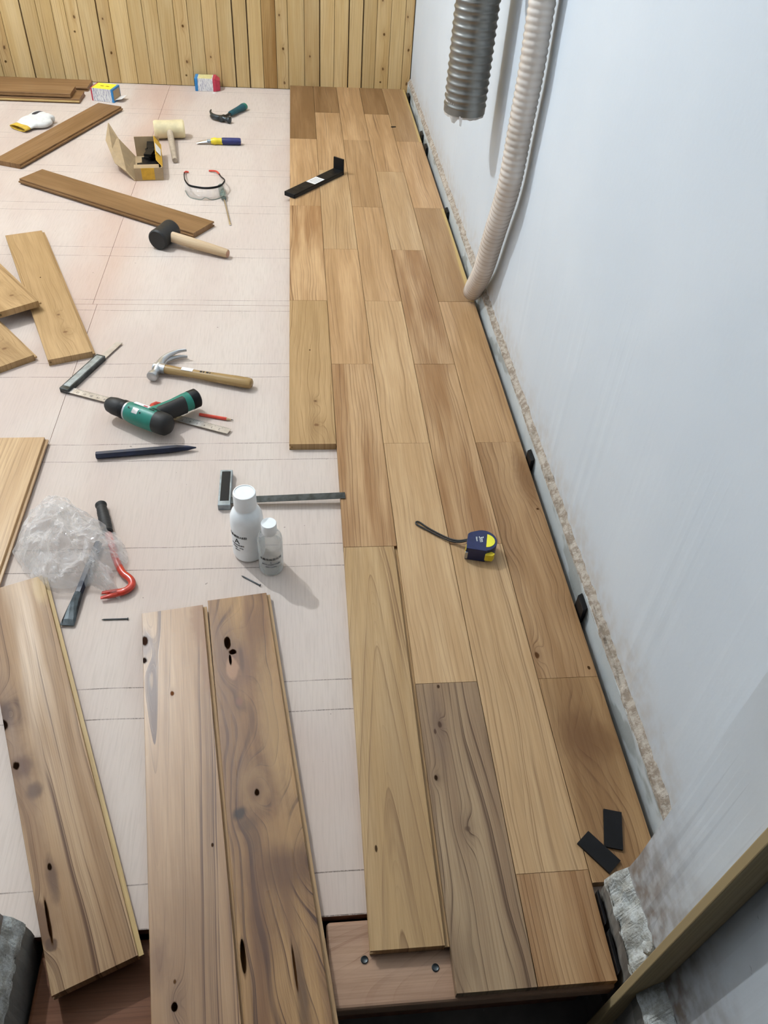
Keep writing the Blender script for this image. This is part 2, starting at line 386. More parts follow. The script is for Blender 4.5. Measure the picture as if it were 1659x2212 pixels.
M_WHITEINK = plain('white_ink', '#eef4ee', 0.5, var=0.03)
M_REDINK = plain('red_ink', '#a3202f', 0.5, var=0.1)
M_HANDLE = wood('hammer_handle_wood', '#b49a6a', '#9a7d4c', '#80653a', 160, ls=0.3, rough=0.22, tint=0.05, along='x')
M_PALEW = wood('pale_handle_wood', '#d6c2a2', '#c2aa86', '#a98f6a', 150, ls=0.3, rough=0.6, tint=0.05, along='x')
M_CREAM = plain('cream_rubber', '#d3c39a', 0.6, var=0.12, vs=25)
M_GREYH = plain('grey_wood_handle', '#a99a88', 0.5, var=0.15)
M_CARD = plain('cardboard', '#a58d6c', 0.85, var=0.1, vs=30)
M_CARDY = plain('yellow_tape', '#c99a2a', 0.4, var=0.1)
M_PINK = plain('end_grain', '#b98d74', 0.7, var=0.15)
M_COTTON = plain('white_cotton', '#d6d4d0', 0.95, var=0.1, vs=50, bump=0.5)
M_SOOT = plain('soiled_cotton', '#3a3638', 0.95, var=0.5, vs=50, bump=0.5)
M_CUFF = plain('yellow_cuff', '#c9a53a', 0.9, var=0.15)
M_BBLUE = plain('blue_print', '#2b78b0', 0.45, var=0.15)
M_BRED = plain('red_print', '#b02f45', 0.45, var=0.15)
M_BWHITE = None
def stripes_mat():
    g = G('printed_lines'); x, y, z = g.sep(g.obj())
    w = g.noise(g.scale(g.obj(), (420, 60, 60)), 1.0, 2.0)
    c = g.mix(g.sm(w, 0.52, 0.58), srgb('#d6d3cf'), srgb('#9c99a6'))
    return g.set(col=c, rough=0.45)
M_BWHITE = stripes_mat()
def film_mat(name, tint, opaq, gloss, rough):
    g = G(name); t = g.t
    tr = g.n('ShaderNodeBsdfTransparent'); tr.inputs[0].default_value = (0.97, 0.97, 0.97, 1)
    g.set(col=srgb(tint), rough=rough, spec=0.8)
    n1 = g.noise(g.obj(), 45.0, 3.0)
    lw = g.n('ShaderNodeLayerWeight'); lw.inputs[0].default_value = 0.35
    fac = g.m('ADD', g.m('MULTIPLY', lw.outputs['Facing'], gloss), g.sm(n1, 0.2, 0.8, opaq * 0.6, opaq * 1.4), clamp=True)
    mx = g.n('ShaderNodeMixShader'); g.put(mx.inputs[0], fac)
    t.links.new(tr.outputs[0], mx.inputs[1]); t.links.new(g.b.outputs[0], mx.inputs[2]); t.links.new(mx.outputs[0], g.out.inputs[0])
    return g.mat
M_FILM = film_mat('clear_film', '#efebe8', 0.23, 0.28, 0.10)
M_LENS = film_mat('clear_lens', '#d8d4d0', 0.10, 0.35, 0.08)
M_CLEARB = film_mat('clear_bottle', '#d4dada', 0.11, 0.6, 0.05)
M_LIQ = film_mat('clear_liquid', '#c9ccc8', 0.15, 0.4, 0.05)
M_CLRH = film_mat('clear_grey_handle', '#6f7f78', 0.7, 0.3, 0.15)
M_DUCT = plain('grey_duct', '#7d7c78', 0.32, 0.7, var=0.12, vs=18)
M_DUCTIN = plain('duct_lining', '#b9b4ae', 0.7, var=0.2)
def hose_mat():
    g = G('hose_plastic'); o = g.obj()
    c = g.mix(g.sm(g.noise(o, 8.0, 2.0), 0.3, 0.7), srgb('#d2c9c0'), srgb('#c4b9ae'))
    return g.set(col=c, rough=0.18, spec=0.6, sub=0.0, coat=0.3)
M_HOSE = hose_mat()

# ------------------------------------------------------------------ setting: floor
floor = empty_struct('floor', 'plywood subfloor with a strip of finished planks laid along the wall')
MB().box(-3.2, WX, -0.36, BACK, -0.22, -0.019).build('concrete_slab', M_GROUND, floor)
def sheet(x0, x1, y0, y1):
    g = 0.0005
    me = MB().box(x0 + g, x1 - g, y0 + g, y1 - g, -0.018, 0.0)
    o = me.build('plywood_sheet', [M_PLY, M_PLYEDGE], floor, fix=False)
    for p in o.data.polygons:
        if abs(p.normal.z) < 0.5: p.material_index = 1
    return o
for a in ((-0.585, 0.574, 1.372, BACK - 0.009), (-0.572, 0.574, -0.388, 1.372), (-1.80, -0.585, 1.372, BACK - 0.009), (-1.79, -0.572, -0.388, 1.372),
          (-3.1, -1.80, 1.372, BACK - 0.009), (-3.1, -1.79, -0.388, 1.372)): sheet(*a)
# threshold boards in the doorway
M_TH1 = wood('threshold_pine', '#c9a98a', '#a98a70', '#8d6a52', 70, cath=(-0.05, 0.3, 0.004), ls=0.35, rough=0.45, tint=0.05)
M_TH2 = wood('threshold_red', '#94694c', '#7c5238', '#5f3c27', 70, ls=0.35, rough=0.5, tint=0.05, feats=((0.03, -0.075, 0.007, 0.008, '#3a2414', 0.9, 0.3),))
def round_board(x0, x1, y0, y1, z0, z1, mat):
    cx, cy = (x0 + x1) / 2, (y0 + y1) / 2
    o = MB().box(-(y1 - y0) / 2, (y1 - y0) / 2, -(x1 - x0) / 2, (x1 - x0) / 2, z0, z1).build('threshold_board', mat, floor, bevel=0.006, segs=3)
    o.location = (cx, cy, 0); o.rotation_euler = (0, 0, R(90)); return o
tb = round_board(0.055, 0.462, -0.508, -0.394, -0.034, -0.001, M_TH1)
round_board(-0.350, 0.052, -0.56, -0.392, -0.052, -0.021, M_TH2)
for (x, y, d) in ((0.108, -0.448, 0.006), (0.208, -0.465, 0.006)):
    MB().lathe([(0.0035, -0.001), (0.0055, 0.0005), (0.0045, 0.0012), (0.003, 0.0004)], 16).build('screw_head', M_DSTEEL, floor, loc=(x, y, -0.0005))
MB().box(-0.35, 0.462, -0.47, -0.40, -0.22, -0.053).build('floor_joist', M_PLYEDGE, floor)

# finished planks
def plank_mesh(name, w, l, t, mats, tongue=True, b=0.0007):
    h = w / 2
    if tongue:
        poly = [(-h + b, t), (h - b, t), (h, t - b), (h, t * .62), (h + .007, t * .60), (h + .007, t * .34), (h, t * .34), (h, 0), (-h, 0), (-h, t * .3), (-h + .008, t * .3), (-h + .008, t * .66), (-h, t * .66), (-h, t - b)]
        sp = {3, 4, 5}
    else:
        poly = [(-h + b, t), (h - b, t), (h, t - b), (h, 0), (-h, 0), (-h, t - b)]; sp = set()
    n = len(poly); mb = MB()
    vs = [(p[0], -l / 2, p[1]) for p in poly] + [(p[0], l / 2, p[1]) for p in poly]
    for i in range(n): mb.add([vs[i], vs[(i + 1) % n], vs[n + (i + 1) % n], vs[n + i]], [(0, 1, 2, 3)], 1 if i in sp else 0)
    mb.add(vs, [tuple(range(n)), tuple(range(2 * n - 1, n - 1, -1))], 0)
    me = mb.mesh(name, mats)
    bm = bmesh.new(); bm.from_mesh(me); bmesh.ops.remove_doubles(bm, verts=bm.verts, dist=1e-7)
    bmesh.ops.recalc_face_normals(bm, faces=bm.faces); bm.to_mesh(me); bm.free(); return me
PW = 0.115
J = lambda j: 2.753 - 0.345 * j      # half-length joint positions
END = BACK - 0.0095
rows = {
    0: [(END, J(0), W_BROWN), (J(0), J(2), W_STR), (J(2), J(4), W_STRK), (J(4), J(6), W_OAK)],
    1: [(END, J(-1), W_BROWN), (J(-1), J(1), W_STR), (J(1), J(3), W_LIGHT), (J(3), J(5), W_STR), (J(5), J(7), W_STRK), (J(7), -0.443, W_CATH)],
    2: [(END, J(0), W_STR), (J(0), J(2), W_STR), (J(2), J(4), W_STR), (J(4), J(6), W_LIGHT), (J(6), J(8), W_LIGHT), (J(8), -0.504, W_GREY)],
    3: [(END, J(-1), W_BROWN), (J(-1), J(1), W_STR), (J(1), J(3), W_LIGHT), (J(3), J(5), W_STRK), (J(5), J(7), W_STRK), (J(7), J(9), W_LIGHT), (J(9), -0.504, W_STRK)],
    4: [(END, J(0), W_SAP), (J(0), J(2), W_STR), (J(2), J(4), W_SAP), (J(4), J(6), W_STR), (J(6), J(8), W_SW1), (J(8), -0.372, W_SW2)]}
rnd = random.Random(4)
for k, lst in rows.items():
    for (y1, y0, mt) in lst:
        l = y1 - y0 - 0.0008; loose = (mt is W_CATH)
        w = PW - (0.0075 if loose else 0.0011)
        me = plank_mesh('floor_plank', w, l, TH, [mt, mt], tongue=loose or k == 0)
        o = bpy.data.objects.new('floor_plank', me); COL.objects.link(o); o.parent = floor
        o.location = ((k + 0.5) * PW - (0.003 if loose else 0), (y0 + y1) / 2, rnd.uniform(0.0, 0.0006) if not loose else 0.0)

# ------------------------------------------------------------------ setting: walls
wb = empty_struct('wall_back', 'end wall of upright pine boards with dark gaps')
MB().box(-3.2, WX + 0.2, BACK + 0.004, BACK + 0.15, -0.22, 3.1).build('wall_backing', plain('wall_backing', '#7a6852', 0.9), wb)
xs = [0.5985, 0.556, 0.488, 0.420, 0.355, 0.287, 0.218, 0.148, 0.074, -0.004, -0.061, -0.127, -0.194, -0.262, -0.332, -0.402, -0.467, -0.530, -0.602, -0.672, -0.738,
      -0.819, -0.878, -0.961, -1.020, -1.078, -1.147, -1.218, -1.310, -1.364]
while xs[-1] > -3.1: xs.append(xs[-1] - rnd.uniform(0.06, 0.085))
wide = {-0.878, -1.218, -0.194, -0.262, 0.148, 0.287, 0.355}
for i in range(len(xs) - 1):
    a, b = xs[i + 1], xs[i]
    ga = 0.0030 if a in wide else 0.0010; gb = 0.0030 if b in wide else 0.0010
    mt = M_PINED if abs(a + 0.127) < 1e-6 else (M_PINEK, M_PINE, M_PINE, M_PINEK2, M_PINE, M_PINE, M_PINE)[(i * 5) % 7]
    me = plank_mesh('wall_board', (b - a) - ga - gb, 3.08, 0.012, [mt, mt], tongue=False, b=0.0008)
    o = bpy.data.objects.new('wall_board', me); COL.objects.link(o); o.parent = wb
    # local y runs up the wall; slide the mesh so that each board shows another stretch of grain
    dy = rnd.uniform(0.10, 0.55)
    for v in me.vertices: v.co.y += 1.54 - dy
    o.location = ((a + ga + b - gb) / 2, BACK + 0.004 - rnd.uniform(0, 0.0015), 0.002 + dy); o.rotation_euler = (R(90), 0, 0)

def ribbon(name, prof, y0, y1, step, mats, mis, parent, jit, seed=0, axis='y', end_wrap=None):
    """sweep a wall profile [(x, z)] along y with rough jitter per profile point; end_wrap=x closes the far end towards x"""
    n = max(2, int((y1 - y0) / step)); mb = MB(); vs = []
    for i in range(n + 1):
        y = y0 + (y1 - y0) * i / n
        for j, (x, z) in enumerate(prof):
            a = jit[j]
            p = Vector((seed + j * 3.1, y * 55.0, seed)); q = Vector((seed + j * 1.3, y * 11.0, 5 + seed))
            vs.append((x + a * (0.6 * mnoise.noise(p) + 0.5 * mnoise.noise(q)), y + (0.3 * a * mnoise.noise(p * 1.7)), z + a * (0.7 * mnoise.noise(p + Vector((9, 3, 1))) + 0.9 * mnoise.noise(q + Vector((2, 2, 2))))))
    m = len(prof)
    for i in range(n):
        for j in range(m - 1):
            if mis[j] is None: continue
            mb.add([vs[i * m + j], vs[i * m + j + 1], vs[(i + 1) * m + j + 1], vs[(i + 1) * m + j]], [(0, 1, 2, 3)], mis[j])
    if end_wrap is not None:
        for row, yy in ((vs[n * m:], y1), (vs[:m], y0)):
            for j in range(m - 1):
                a, b = row[j], row[j + 1]
                mb.add([a, b, (end_wrap, b[1], b[2]), (end_wrap, a[1], a[2])], [(0, 1, 2, 3)], mis[j] or 0)
    o = mb.build(name, mats, parent); return o

wr = empty_struct('wall_right', 'white plastered wall broken off above a grey concrete strip')
ribbon('plaster', [(WX, 0.066), (WX, 0.085), (WX, 0.6), (WX, 3.1), (WX + 0.12, 3.1)], -0.385, BACK, 0.02, [M_PLASTER], [0, 0, 0, 0], wr, [0.004, 0.002, 0, 0, 0], 3)
ribbon('broken_plaster_edge', [(0.5886, 0.050), (0.5900, 0.057), (0.596, 0.060), (WX + 0.002, 0.070)], -0.385, BACK, 0.006, [M_RUB], [0, 0, 0], wr, [0.001, 0.005, 0.005, 0.005], 7)
ribbon('concrete_strip', [(0.5885, -0.1), (0.5885, 0.02), (0.5890, 0.052), (0.6010, 0.056)], -0.385, BACK, 0.02, [M_CONC], [0, 0, 0], wr, [0, 0.0008, 0.0015, 0.0], 1)
MB().box(WX + 0.012, WX + 0.2, -0.8, BACK + 0.1, -0.22, 3.1).build('masonry_core', M_CONCD, wr)

wfr = empty_struct('wall_front_right', 'white plastered door jamb with a broken concrete foot')
ribbon('jamb_plaster', [(0.488, 0.105), (0.490, 0.150), (0.490, 0.5), (0.490, 3.1)], -0.80, -0.386, 0.01, [M_JAMB], [0, 0, 0], wfr, [0.006, 0.002, 0, 0], 11, end_wrap=0.62)
ribbon('broken_plaster', [(0.466, 0.058), (0.470, 0.076), (0.479, 0.092), (0.4905, 0.112)], -0.80, -0.384, 0.004, [M_RUBW], [0, 0, 0], wfr, [0.010, 0.012, 0.012, 0.008], 15, end_wrap=0.58)
ribbon('concrete_foot', [(0.478, -0.22), (0.474, -0.03), (0.468, 0.03), (0.467, 0.062)], -0.80, -0.385, 0.008, [M_CONCD], [0, 0, 0], wfr, [0, 0.006, 0.006, 0.006], 19, end_wrap=0.60)

wfl = empty_struct('wall_front_left', 'grey plastered door jamb with a chipped edge and dark foot')
ribbon('jamb_plaster', [(-0.377, 0.080), (-0.380, 0.12), (-0.380, 0.5), (-0.380, 3.1)], -0.80, -0.386, 0.01, [M_JAMB], [0, 0, 0], wfl, [0.005, 0.002, 0, 0], 23, end_wrap=-3.2)
ribbon('broken_plaster', [(-0.360, 0.040), (-0.362, 0.056), (-0.369, 0.070), (-0.379, 0.085)], -0.80, -0.384, 0.004, [M_RUBW], [0, 0, 0], wfl, [0.006, 0.008, 0.008, 0.006], 27, end_wrap=-0.5)
ribbon('concrete_foot', [(-0.357, -0.22), (-0.357, -0.03), (-0.359, 0.02), (-0.361, 0.045)], -0.80, -0.385, 0.008, [M_GROUND], [0, 0, 0], wfl, [0, 0.003, 0.004, 0.004], 31, end_wrap=-3.2)
struct(MB().box(-0.38, 0.49, -0.80, -0.386, 2.1, 3.1).build('wall_front', M_JAMB), 'plastered wall above the doorway')
struct(MB().box(-3.35, -3.2, -0.8, BACK + 0.1, -0.22, 3.1).build('wall_left', M_PLASTER), 'white plastered side wall')
struct(MB().box(-3.35, 0.8, -0.8, BACK + 0.15, 3.1, 3.2).build('ceiling', M_CEIL), 'white ceiling')
struct(MB().box(-2.0, 2.0, -2.2, -0.36, -0.32, -0.22).build('floor_outside', M_GROUND), 'dark lower floor outside the doorway')
# batten on the jamb
struct(MB().box(0.448, 0.489, -0.531, -0.5195, -0.2195, 2.1).build('trim_1', M_BATTEN, bevel=0.0015), 'yellowish wooden batten fixed upright on the jamb')

# ------------------------------------------------------------------ loose planks
def loose(label, cx, cy, rz, l, mats, z=0.0, rx=0.0, w=PW, group=None):
    me = plank_mesh('floor_plank', w, l, TH, mats if isinstance(mats, list) else [mats, mats])
    o = bpy.data.objects.new('floor_plank', me); COL.objects.link(o)
    o.location = (cx, cy, z + 0.0004); o.rotation_euler = (rx, 0, rz)
    return tag(o, label, 'plank', group or 'loose floor planks')
W_I = wood('loose_plank_knot_edge', '#bc9d76', '#a07c54', '#57351a', 42, ls=0.95, wob=0.012, rough=0.30, tint=0.04, glossvar=0.06, streak=0.4, coat=1.0,
           cath=(-0.046, -0.055, 0.00006), knots=((-0.056, 0.36, 0.018, 1.2), (-0.009, 0.259, 0.005, 1.5), (-0.025, -0.225, 0.014, 1.0)),
           feats=((0.052, 0.41, 0.020, 0.060, '#80552a', 0.75, 0.35), (0.056, 0.31, 0.011, 0.06, '#80552a', 0.65, 0.35),
                  
                  (-0.052, 0.375, 0.011, 0.030, '#6b5140', 0.8, 0.5), (-0.053, 0.384, 0.0065, 0.012, '#2c1b14', 0.95, 0.4), (-0.055, 0.340, 0.005, 0.008, '#191316', 0.95, 0.4),
                  (-0.009, 0.259, 0.0032, 0.0045, '#643a1e', 0.9, 0.4), (-0.027, -0.23, 0.0050, 0.0065, '#3a2414', 0.9, 0.25), (-0.025, -0.2, 0.002, 0.003, '#3a2618', 0.9, 0.4), (0.039, -0.024, 0.0018, 0.003, '#2a1a10', 0.9, 0.4),  # smallest pinholes stay uncarved, their inner shade painted dark
                  (-0.005, -0.13, 0.03, 0.09, '#795631', 0.45, 0.8), (-0.045, -0.17, 0.012, 0.03, '#6c4827', 0.6, 0.7)))
W_J = wood('loose_plank_burl', '#b8925e', '#805a33', '#472811', 42, ls=0.8, wob=0.03, swirl=0.035, rough=0.30, tint=0.04, streak=0.95, glossvar=0.06, coat=0.7,
           knots=((-0.028, 0.325, 0.040, 1.7), (-0.008, 0.044, 0.028, 2.6), (-0.034, 0.004, 0.016, 1.2), (-0.020, 0.207, 0.010, 1.4), (0.045, -0.08, 0.05, 1.3)),
           feats=((-0.042, 0.20, 0.020, 0.24, '#6f4f38', 0.55, 0.7), (0.030, 0.37, 0.024, 0.05, '#6d4724', 0.55, 0.6), (0.02, -0.09, 0.045, 0.030, '#5a381a', 0.6, 0.6), (0.035, 0.16, 0.022, 0.13, '#bb9a66', 0.45, 0.7), (0.03, -0.03, 0.03, 0.03, '#b8915a', 0.4, 0.7),
                  (-0.012, 0.285, 0.024, 0.05, '#684430', 0.5, 0.5), (-0.024, 0.284, 0.011, 0.024, '#a87f5c', 0.7, 0.25), (-0.006, 0.30, 0.004, 0.03, '#4e2f1c', 0.7, 0.5),
                  (-0.028, 0.342, 0.0065, 0.015, '#3a2414', 0.9, 0.2), (-0.020, 0.319, 0.0070, 0.0060, '#3a2414', 0.9, 0.2), (-0.026, 0.303, 0.0025, 0.012, '#1f130b', 0.95, 0.3),
                  (-0.018, 0.212, 0.006, 0.008, '#7d5038', 0.7, 0.6), (-0.010, 0.048, 0.029, 0.050, '#5c3a1a', 0.4, 0.35), (-0.010, 0.048, 0.024, 0.042, '#b18d5c', 0.35, 0.35), (-0.008, 0.042, 0.011, 0.018, '#66411f', 0.6, 0.6), (-0.006, 0.038, 0.004, 0.006, '#1a0e07', 0.98, 0.35),
                  (-0.037, 0.008, 0.010, 0.010, '#24140a', 0.88, 0.5), (-0.028, -0.012, 0.012, 0.010, '#54391f', 0.7, 0.6), (-0.020, -0.04, 0.010, 0.03, '#5e4024', 0.6, 0.6), (-0.051, -0.197, 0.0042, 0.025, '#3a2414', 0.9, 0.25), (0.017, -0.225, 0.0018, 0.036, '#170d07', 0.95, 0.3), (0.022, -0.26, 0.008, 0.06, '#452a13', 0.7, 0.6), (-0.02, -0.15, 0.02, 0.07, '#623f20', 0.5, 0.7)))  # narrow crack stays uncarved, its inner shade painted as a dark streak
W_H = wood('loose_plank_bark_edge', '#b49872', '#957550', '#553719', 45, ls=0.8, wob=0.02, rough=0.40, tint=0.04, streak=0.6, glossvar=0.04,
           knots=((-0.056, 0.08, 0.030, 1.6), (-0.042, -0.03, 0.022, 1.6), (-0.031, -0.08, 0.012, 1.2), (-0.029, -0.215, 0.010, 1.3), (-0.055, -0.29, 0.02, 1.2)),
           feats=((-0.050, 0.03, 0.018, 0.14, '#6a4f3a', 0.5, 0.7), (-0.040, -0.15, 0.012, 0.16, '#745332', 0.5, 0.7), (-0.054, 0.085, 0.012, 0.026, '#452a15', 0.88, 0.5), (-0.057, 0.065, 0.006, 0.010, '#120a06', 0.98, 0.3),
                  (-0.044, -0.025, 0.015, 0.018, '#54341b', 0.8, 0.5), (-0.050, -0.020, 0.005, 0.008, '#120a06', 0.98, 0.3), (-0.030, -0.075, 0.011, 0.014, '#4e3626', 0.75, 0.5),
                  (-0.029, -0.228, 0.007, 0.030, '#523a28', 0.75, 0.6), (-0.030, -0.207, 0.0032, 0.006, '#120a06', 0.98, 0.3),
                  (-0.052, -0.285, 0.009, 0.034, '#604226', 0.85, 0.25), (-0.0445, -0.283, 0.0026, 0.034, '#3a2414', 0.9, 0.3), (-0.046, -0.316, 0.008, 0.009, '#4e341c', 0.88, 0.25), (0.048, 0.35, 0.013, 0.04, '#b89e6c', 0.6, 0.4)))
def carve(o, pits, top):
    """sink real hollows into a plank: pits = [(x, y, rx, ry, depth)]"""
    mb = MB(); prof = [(max(1e-4, math.cos(-math.pi / 2 + math.pi * i / 8)), math.sin(-math.pi / 2 + math.pi * i / 8)) for i in range(9)]
    for (x, y, rx, ry, d) in pits:
        mb.lathe(prof, 14, 0, T(x, y, top) @ Matrix.Diagonal((rx, ry, d, 1)), smooth=False)
    c = mb.build('cutter', o.data.materials[0]); c.matrix_world = o.matrix_basis.copy()
    c.parent = None; c.location = o.location; c.rotation_euler = o.rotation_euler
    md = o.modifiers.new('hollow', 'BOOLEAN'); md.operation = 'DIFFERENCE'; md.object = c; md.solver = 'EXACT'; md.use_self = True
    dg = bpy.context.evaluated_depsgraph_get(); me = bpy.data.meshes.new_from_object(o.evaluated_get(dg))
    o.modifiers.remove(md); o.data = me; bpy.data.objects.remove(c)
pj_ = loose('knotty loose plank with a wide dark burl and bark hole beside the laid rows', -0.0385, -0.235, R(8.0), 0.90, [W_J, W_LIGHT])
pi_ = loose('glossy loose plank with straight ringed grain and a dark edge knot', -0.157, -0.261, R(8.5), 0.90, [W_I, W_LIGHT])
ph_ = loose('loose plank with bark scars and a yellow tongue beside the left door jamb', -0.400, -0.094, R(21.7), 0.76, [W_H, M_SAPT])
carve(pj_, [(-0.028, 0.342, 0.0060, 0.014, 0.016), (-0.020, 0.319, 0.0064, 0.0055, 0.015), (-0.026, 0.303, 0.0025, 0.011, 0.008), (-0.051, -0.197, 0.0035, 0.023, 0.014)], TH)
carve(pi_, [(-0.027, -0.23, 0.0043, 0.0057, 0.014)], TH)
carve(ph_, [(-0.0445, -0.283, 0.0022, 0.032, 0.010)], TH)
loose('pale loose plank lying beside the crumpled plastic bag', -0.6335, 0.490, R(0.5), 0.455, [W_LIGHT, W_LIGHT])
loose('golden loose plank with three small knots whose end touches the steel square', -0.733, 1.4335, R(21.7), 0.79, W_OAK)
loose('loose plank lying across the golden plank', -0.962, 1.549, R(35.6), 0.69, W_OAK, z=0.0205, rx=-0.029)
loose('loose plank tucked under the plank that lies across another', -0.940, 1.307, R(38.0), 0.69, W_OAK)
loose('loose brown plank lying behind the black rubber mallet head', -0.632, 2.0835, R(237.4), 0.80, W_BROWN)
loose('loose brown plank with one end against the yellow-topped carton of screws', -0.948, 2.76, R(-21.3), 0.755, W_BROWN)
loose('brown plank lying along the foot of the boarded wall', -1.30, 3.4075, R(89.0), 0.70, W_BROWN)
loose('lower plank of the stacked pair by the boarded wall', -1.30, 3.232, R(-90.6), 0.69, [W_BROWN, M_SAPT])
loose('upper plank of the stacked pair by the boarded wall', -1.338, 3.240, R(-90.4), 0.69, W_BROWN, z=TH + 0.0004)

# ------------------------------------------------------------------ hammers and mallets
def claw_hammer(name, label, loc, rz, s, grip):
    t = thing(name, label, 'hammer', loc, rz, None)
    z = 0.0165 * s
    def P(*a): return tuple(s * q for q in a)
    hd = MB()
    # striking face, neck and cheek along local y
    m = T(0, 0, z) @ RX(R(90))
    hd.lathe([(0.0115 * s, 0.046 * s), (0.0140 * s, 0.0445 * s), (0.0145 * s, 0.034 * s), (0.0135 * s, 0.031 * s), (0.0095 * s, 0.027 * s), (0.0095 * s, 0.018 * s), (0.013 * s, 0.010 * s), (0.0135 * s, -0.008 * s)][::-1], 24, 0, m)
    hd.tube([(-0.013 * s, 0, z), (-0.010 * s, 0, z), (0.008 * s, 0, z), (0.020 * s, 0, z)], [(0.0125 * s, 0.0115 * s), (0.0145 * s, 0.0128 * s), (0.0150 * s, 0.0130 * s), (0.0145 * s, 0.0125 * s)], 20)
    for q in (-1, 1):     # two curved claws
        pts = spline([(0.0, 0.008 * s, z + q * 0.003 * s), (-0.002 * s, 0.030 * s, z + q * 0.004 * s), (0.006 * s, 0.056 * s, z + q * 0.0062 * s), (0.026 * s, 0.078 * s, z + q * 0.0088 * s), (0.046 * s, 0.086 * s, z + q * 0.0105 * s)], 5)
        n = len(pts); hd.tube(pts, [((0.0125 - 0.0105 * i / (n - 1)) * s, (0.0098 - 0.0060 * i / (n - 1)) * s) for i in range(n)], 12)
    hd.build('hammer_head', M_STEEL if grip == 'wood' else M_DSTEEL, t)
    if grip == 'wood':
        L = 0.262
        pts = [(x * s, 0, z) for x in (0.014, 0.03, 0.06, 0.11, 0.17, 0.22, 0.25, 0.258, L)]
        MB().tube(pts, [(r * s, q * s) for r, q in ((0.0125, 0.0115), (0.0135, 0.0115), (0.0120, 0.0105), (0.0125, 0.0110), (0.0150, 0.0125), (0.0165, 0.0135), (0.0165, 0.0135), (0.0150, 0.0125), (0.009, 0.008))], 20).build('handle', M_HANDLE, t)
        MB().box(0.066 * s, 0.098 * s, -0.006 * s, 0.007 * s, z + 0.0098 * s, z + 0.0113 * s).build('price_sticker', M_LABEL, t, bevel=0.0004)
        for k, ww in enumerate((0.006, 0.004, 0.007, 0.005, 0.006)): MB().box((0.118 + k * 0.0085) * s, (0.118 + k * 0.0085 + ww) * s, -0.003 * s, 0.003 * s, z + 0.0105 * s, z + 0.0118 * s).build('stamp', M_INK, t)
    else:
        MB().tube([(0.014 * s, 0, z), (0.05 * s, 0, z), (0.075 * s, 0, z)], [(0.009 * s, 0.006 * s)] * 3, 14).build('shank', M_DSTEEL, t)
        pts = [(x * s, 0, z) for x in (0.07, 0.078, 0.11, 0.15, 0.185, 0.20, 0.206)]
        MB().tube(pts, [(r * s, r * 0.85 * s) for r in (0.010, 0.0135, 0.0145, 0.0155, 0.018, 0.018, 0.014)], 18).build('grip', M_TEALD, t)
        MB().tube([(0.192 * s, 0, z), (0.2075 * s, 0, z), (0.211 * s, 0, z)], [(0.0188 * s, 0.0158 * s), (0.0185 * s, 0.0155 * s), (0.012 * s, 0.010 * s)], 18).build('grip_end', M_TEAL, t)
    return t
claw_hammer('claw_hammer', 'claw hammer with a varnished wooden handle and steel head', (-0.348, 1.012, 0.0), R(-16.5), 1.0, 'wood')
claw_hammer('claw_hammer', 'small claw hammer with a teal rubber grip', (-0.303, 2.985, 0.0), R(62), 0.95, 'grip')

def mallet(name, label, loc, rz, r, hl, L, hr, hm, wm, endm=None):
    t = thing(name, label, 'mallet', loc, rz)
    m = T(0, 0, r) @ RX(R(90))
    MB().lathe([(r * 0.86, -hl / 2), (r * 0.98, -hl / 2 + 0.004), (r, -hl / 2 + 0.010), (r * 0.97, -hl * 0.12), (r * 0.97, hl * 0.12), (r, hl / 2 - 0.010), (r * 0.98, hl / 2 - 0.004), (r * 0.86, hl / 2)], 36, 0, m).build('mallet_head', hm, t)
    z0 = r; z1 = hr * 1.02
    pts = [(x, 0, z0 + (z1 - z0) * (x / L)) for x in (-r * 0.5, r * 0.6, L * 0.4, L * 0.7, L * 0.97, L)]
    MB().tube(pts, [hr * 1.12, hr * 1.12, hr * 1.12, hr * 1.05, hr * 0.95, hr * 0.85], 20).build('handle', wm, t)
    if endm:
        MB().tube([(L, 0, z1), (L + 0.0006, 0, z1)], [hr * 0.84, hr * 0.83], 20).build('handle_end', endm, t)
    return t
mallet('rubber_mallet', 'black rubber mallet with a pale wooden handle', (-0.415, 1.772, 0), R(-24), 0.034, 0.098, 0.232, 0.0155, M_BLACKR, M_PALEW, M_PINK)
mallet('rubber_mallet', 'cream rubber mallet with a short grey handle behind the torn carton', (-0.507, 2.765, 0), R(-80), 0.0365, 0.126, 0.285, 0.0115, M_CREAM, M_GREYH)

# ------------------------------------------------------------------ cordless drill
t = thing('cordless_drill', 'green and black cordless drill lying on the long steel square', 'drill', (-0.284, 0.731, 0.0095), R(150))
zc = 0.0285; mx = T(0, 0, zc) @ RY(R(90))
MB().lathe([(0.008, -0.001), (0.020, 0.002), (0.0265, 0.010), (0.0278, 0.022), (0.0278, 0.040)], 36, 0, mx).build('rear_cap', M_BLACKR, t)
body = MB().lathe([(0.0275, 0.036), (0.0285, 0.046), (0.0280, 0.090), (0.0262, 0.112), (0.0240, 0.122)], 36, 0, mx).build('housing', M_TEAL, t)
MB().lathe([(0.0238, 0.1215), (0.0246, 0.123), (0.0240, 0.1265)], 36, 0, mx).build('silver_ring', M_STEEL, body)
MB().lathe([(0.0232, 0.126), (0.0240, 0.128), (0.0240, 0.139), (0.0215, 0.141)], 36, 0, mx).build('torque_collar', M_BLACKP, t)
MB().lathe([(0.0200, 0.141), (0.0225, 0.146), (0.0222, 0.165), (0.0190, 0.180), (0.0135, 0.187), (0.006, 0.189)], 24, 0, mx).build('chuck', M_BLACKR, t)
ha = R(-113); hx, hy = math.cos(ha), math.sin(ha)
def hp(d, off=0.0): return (0.066 + hx * d - hy * off, hy * d + hx * off, zc)
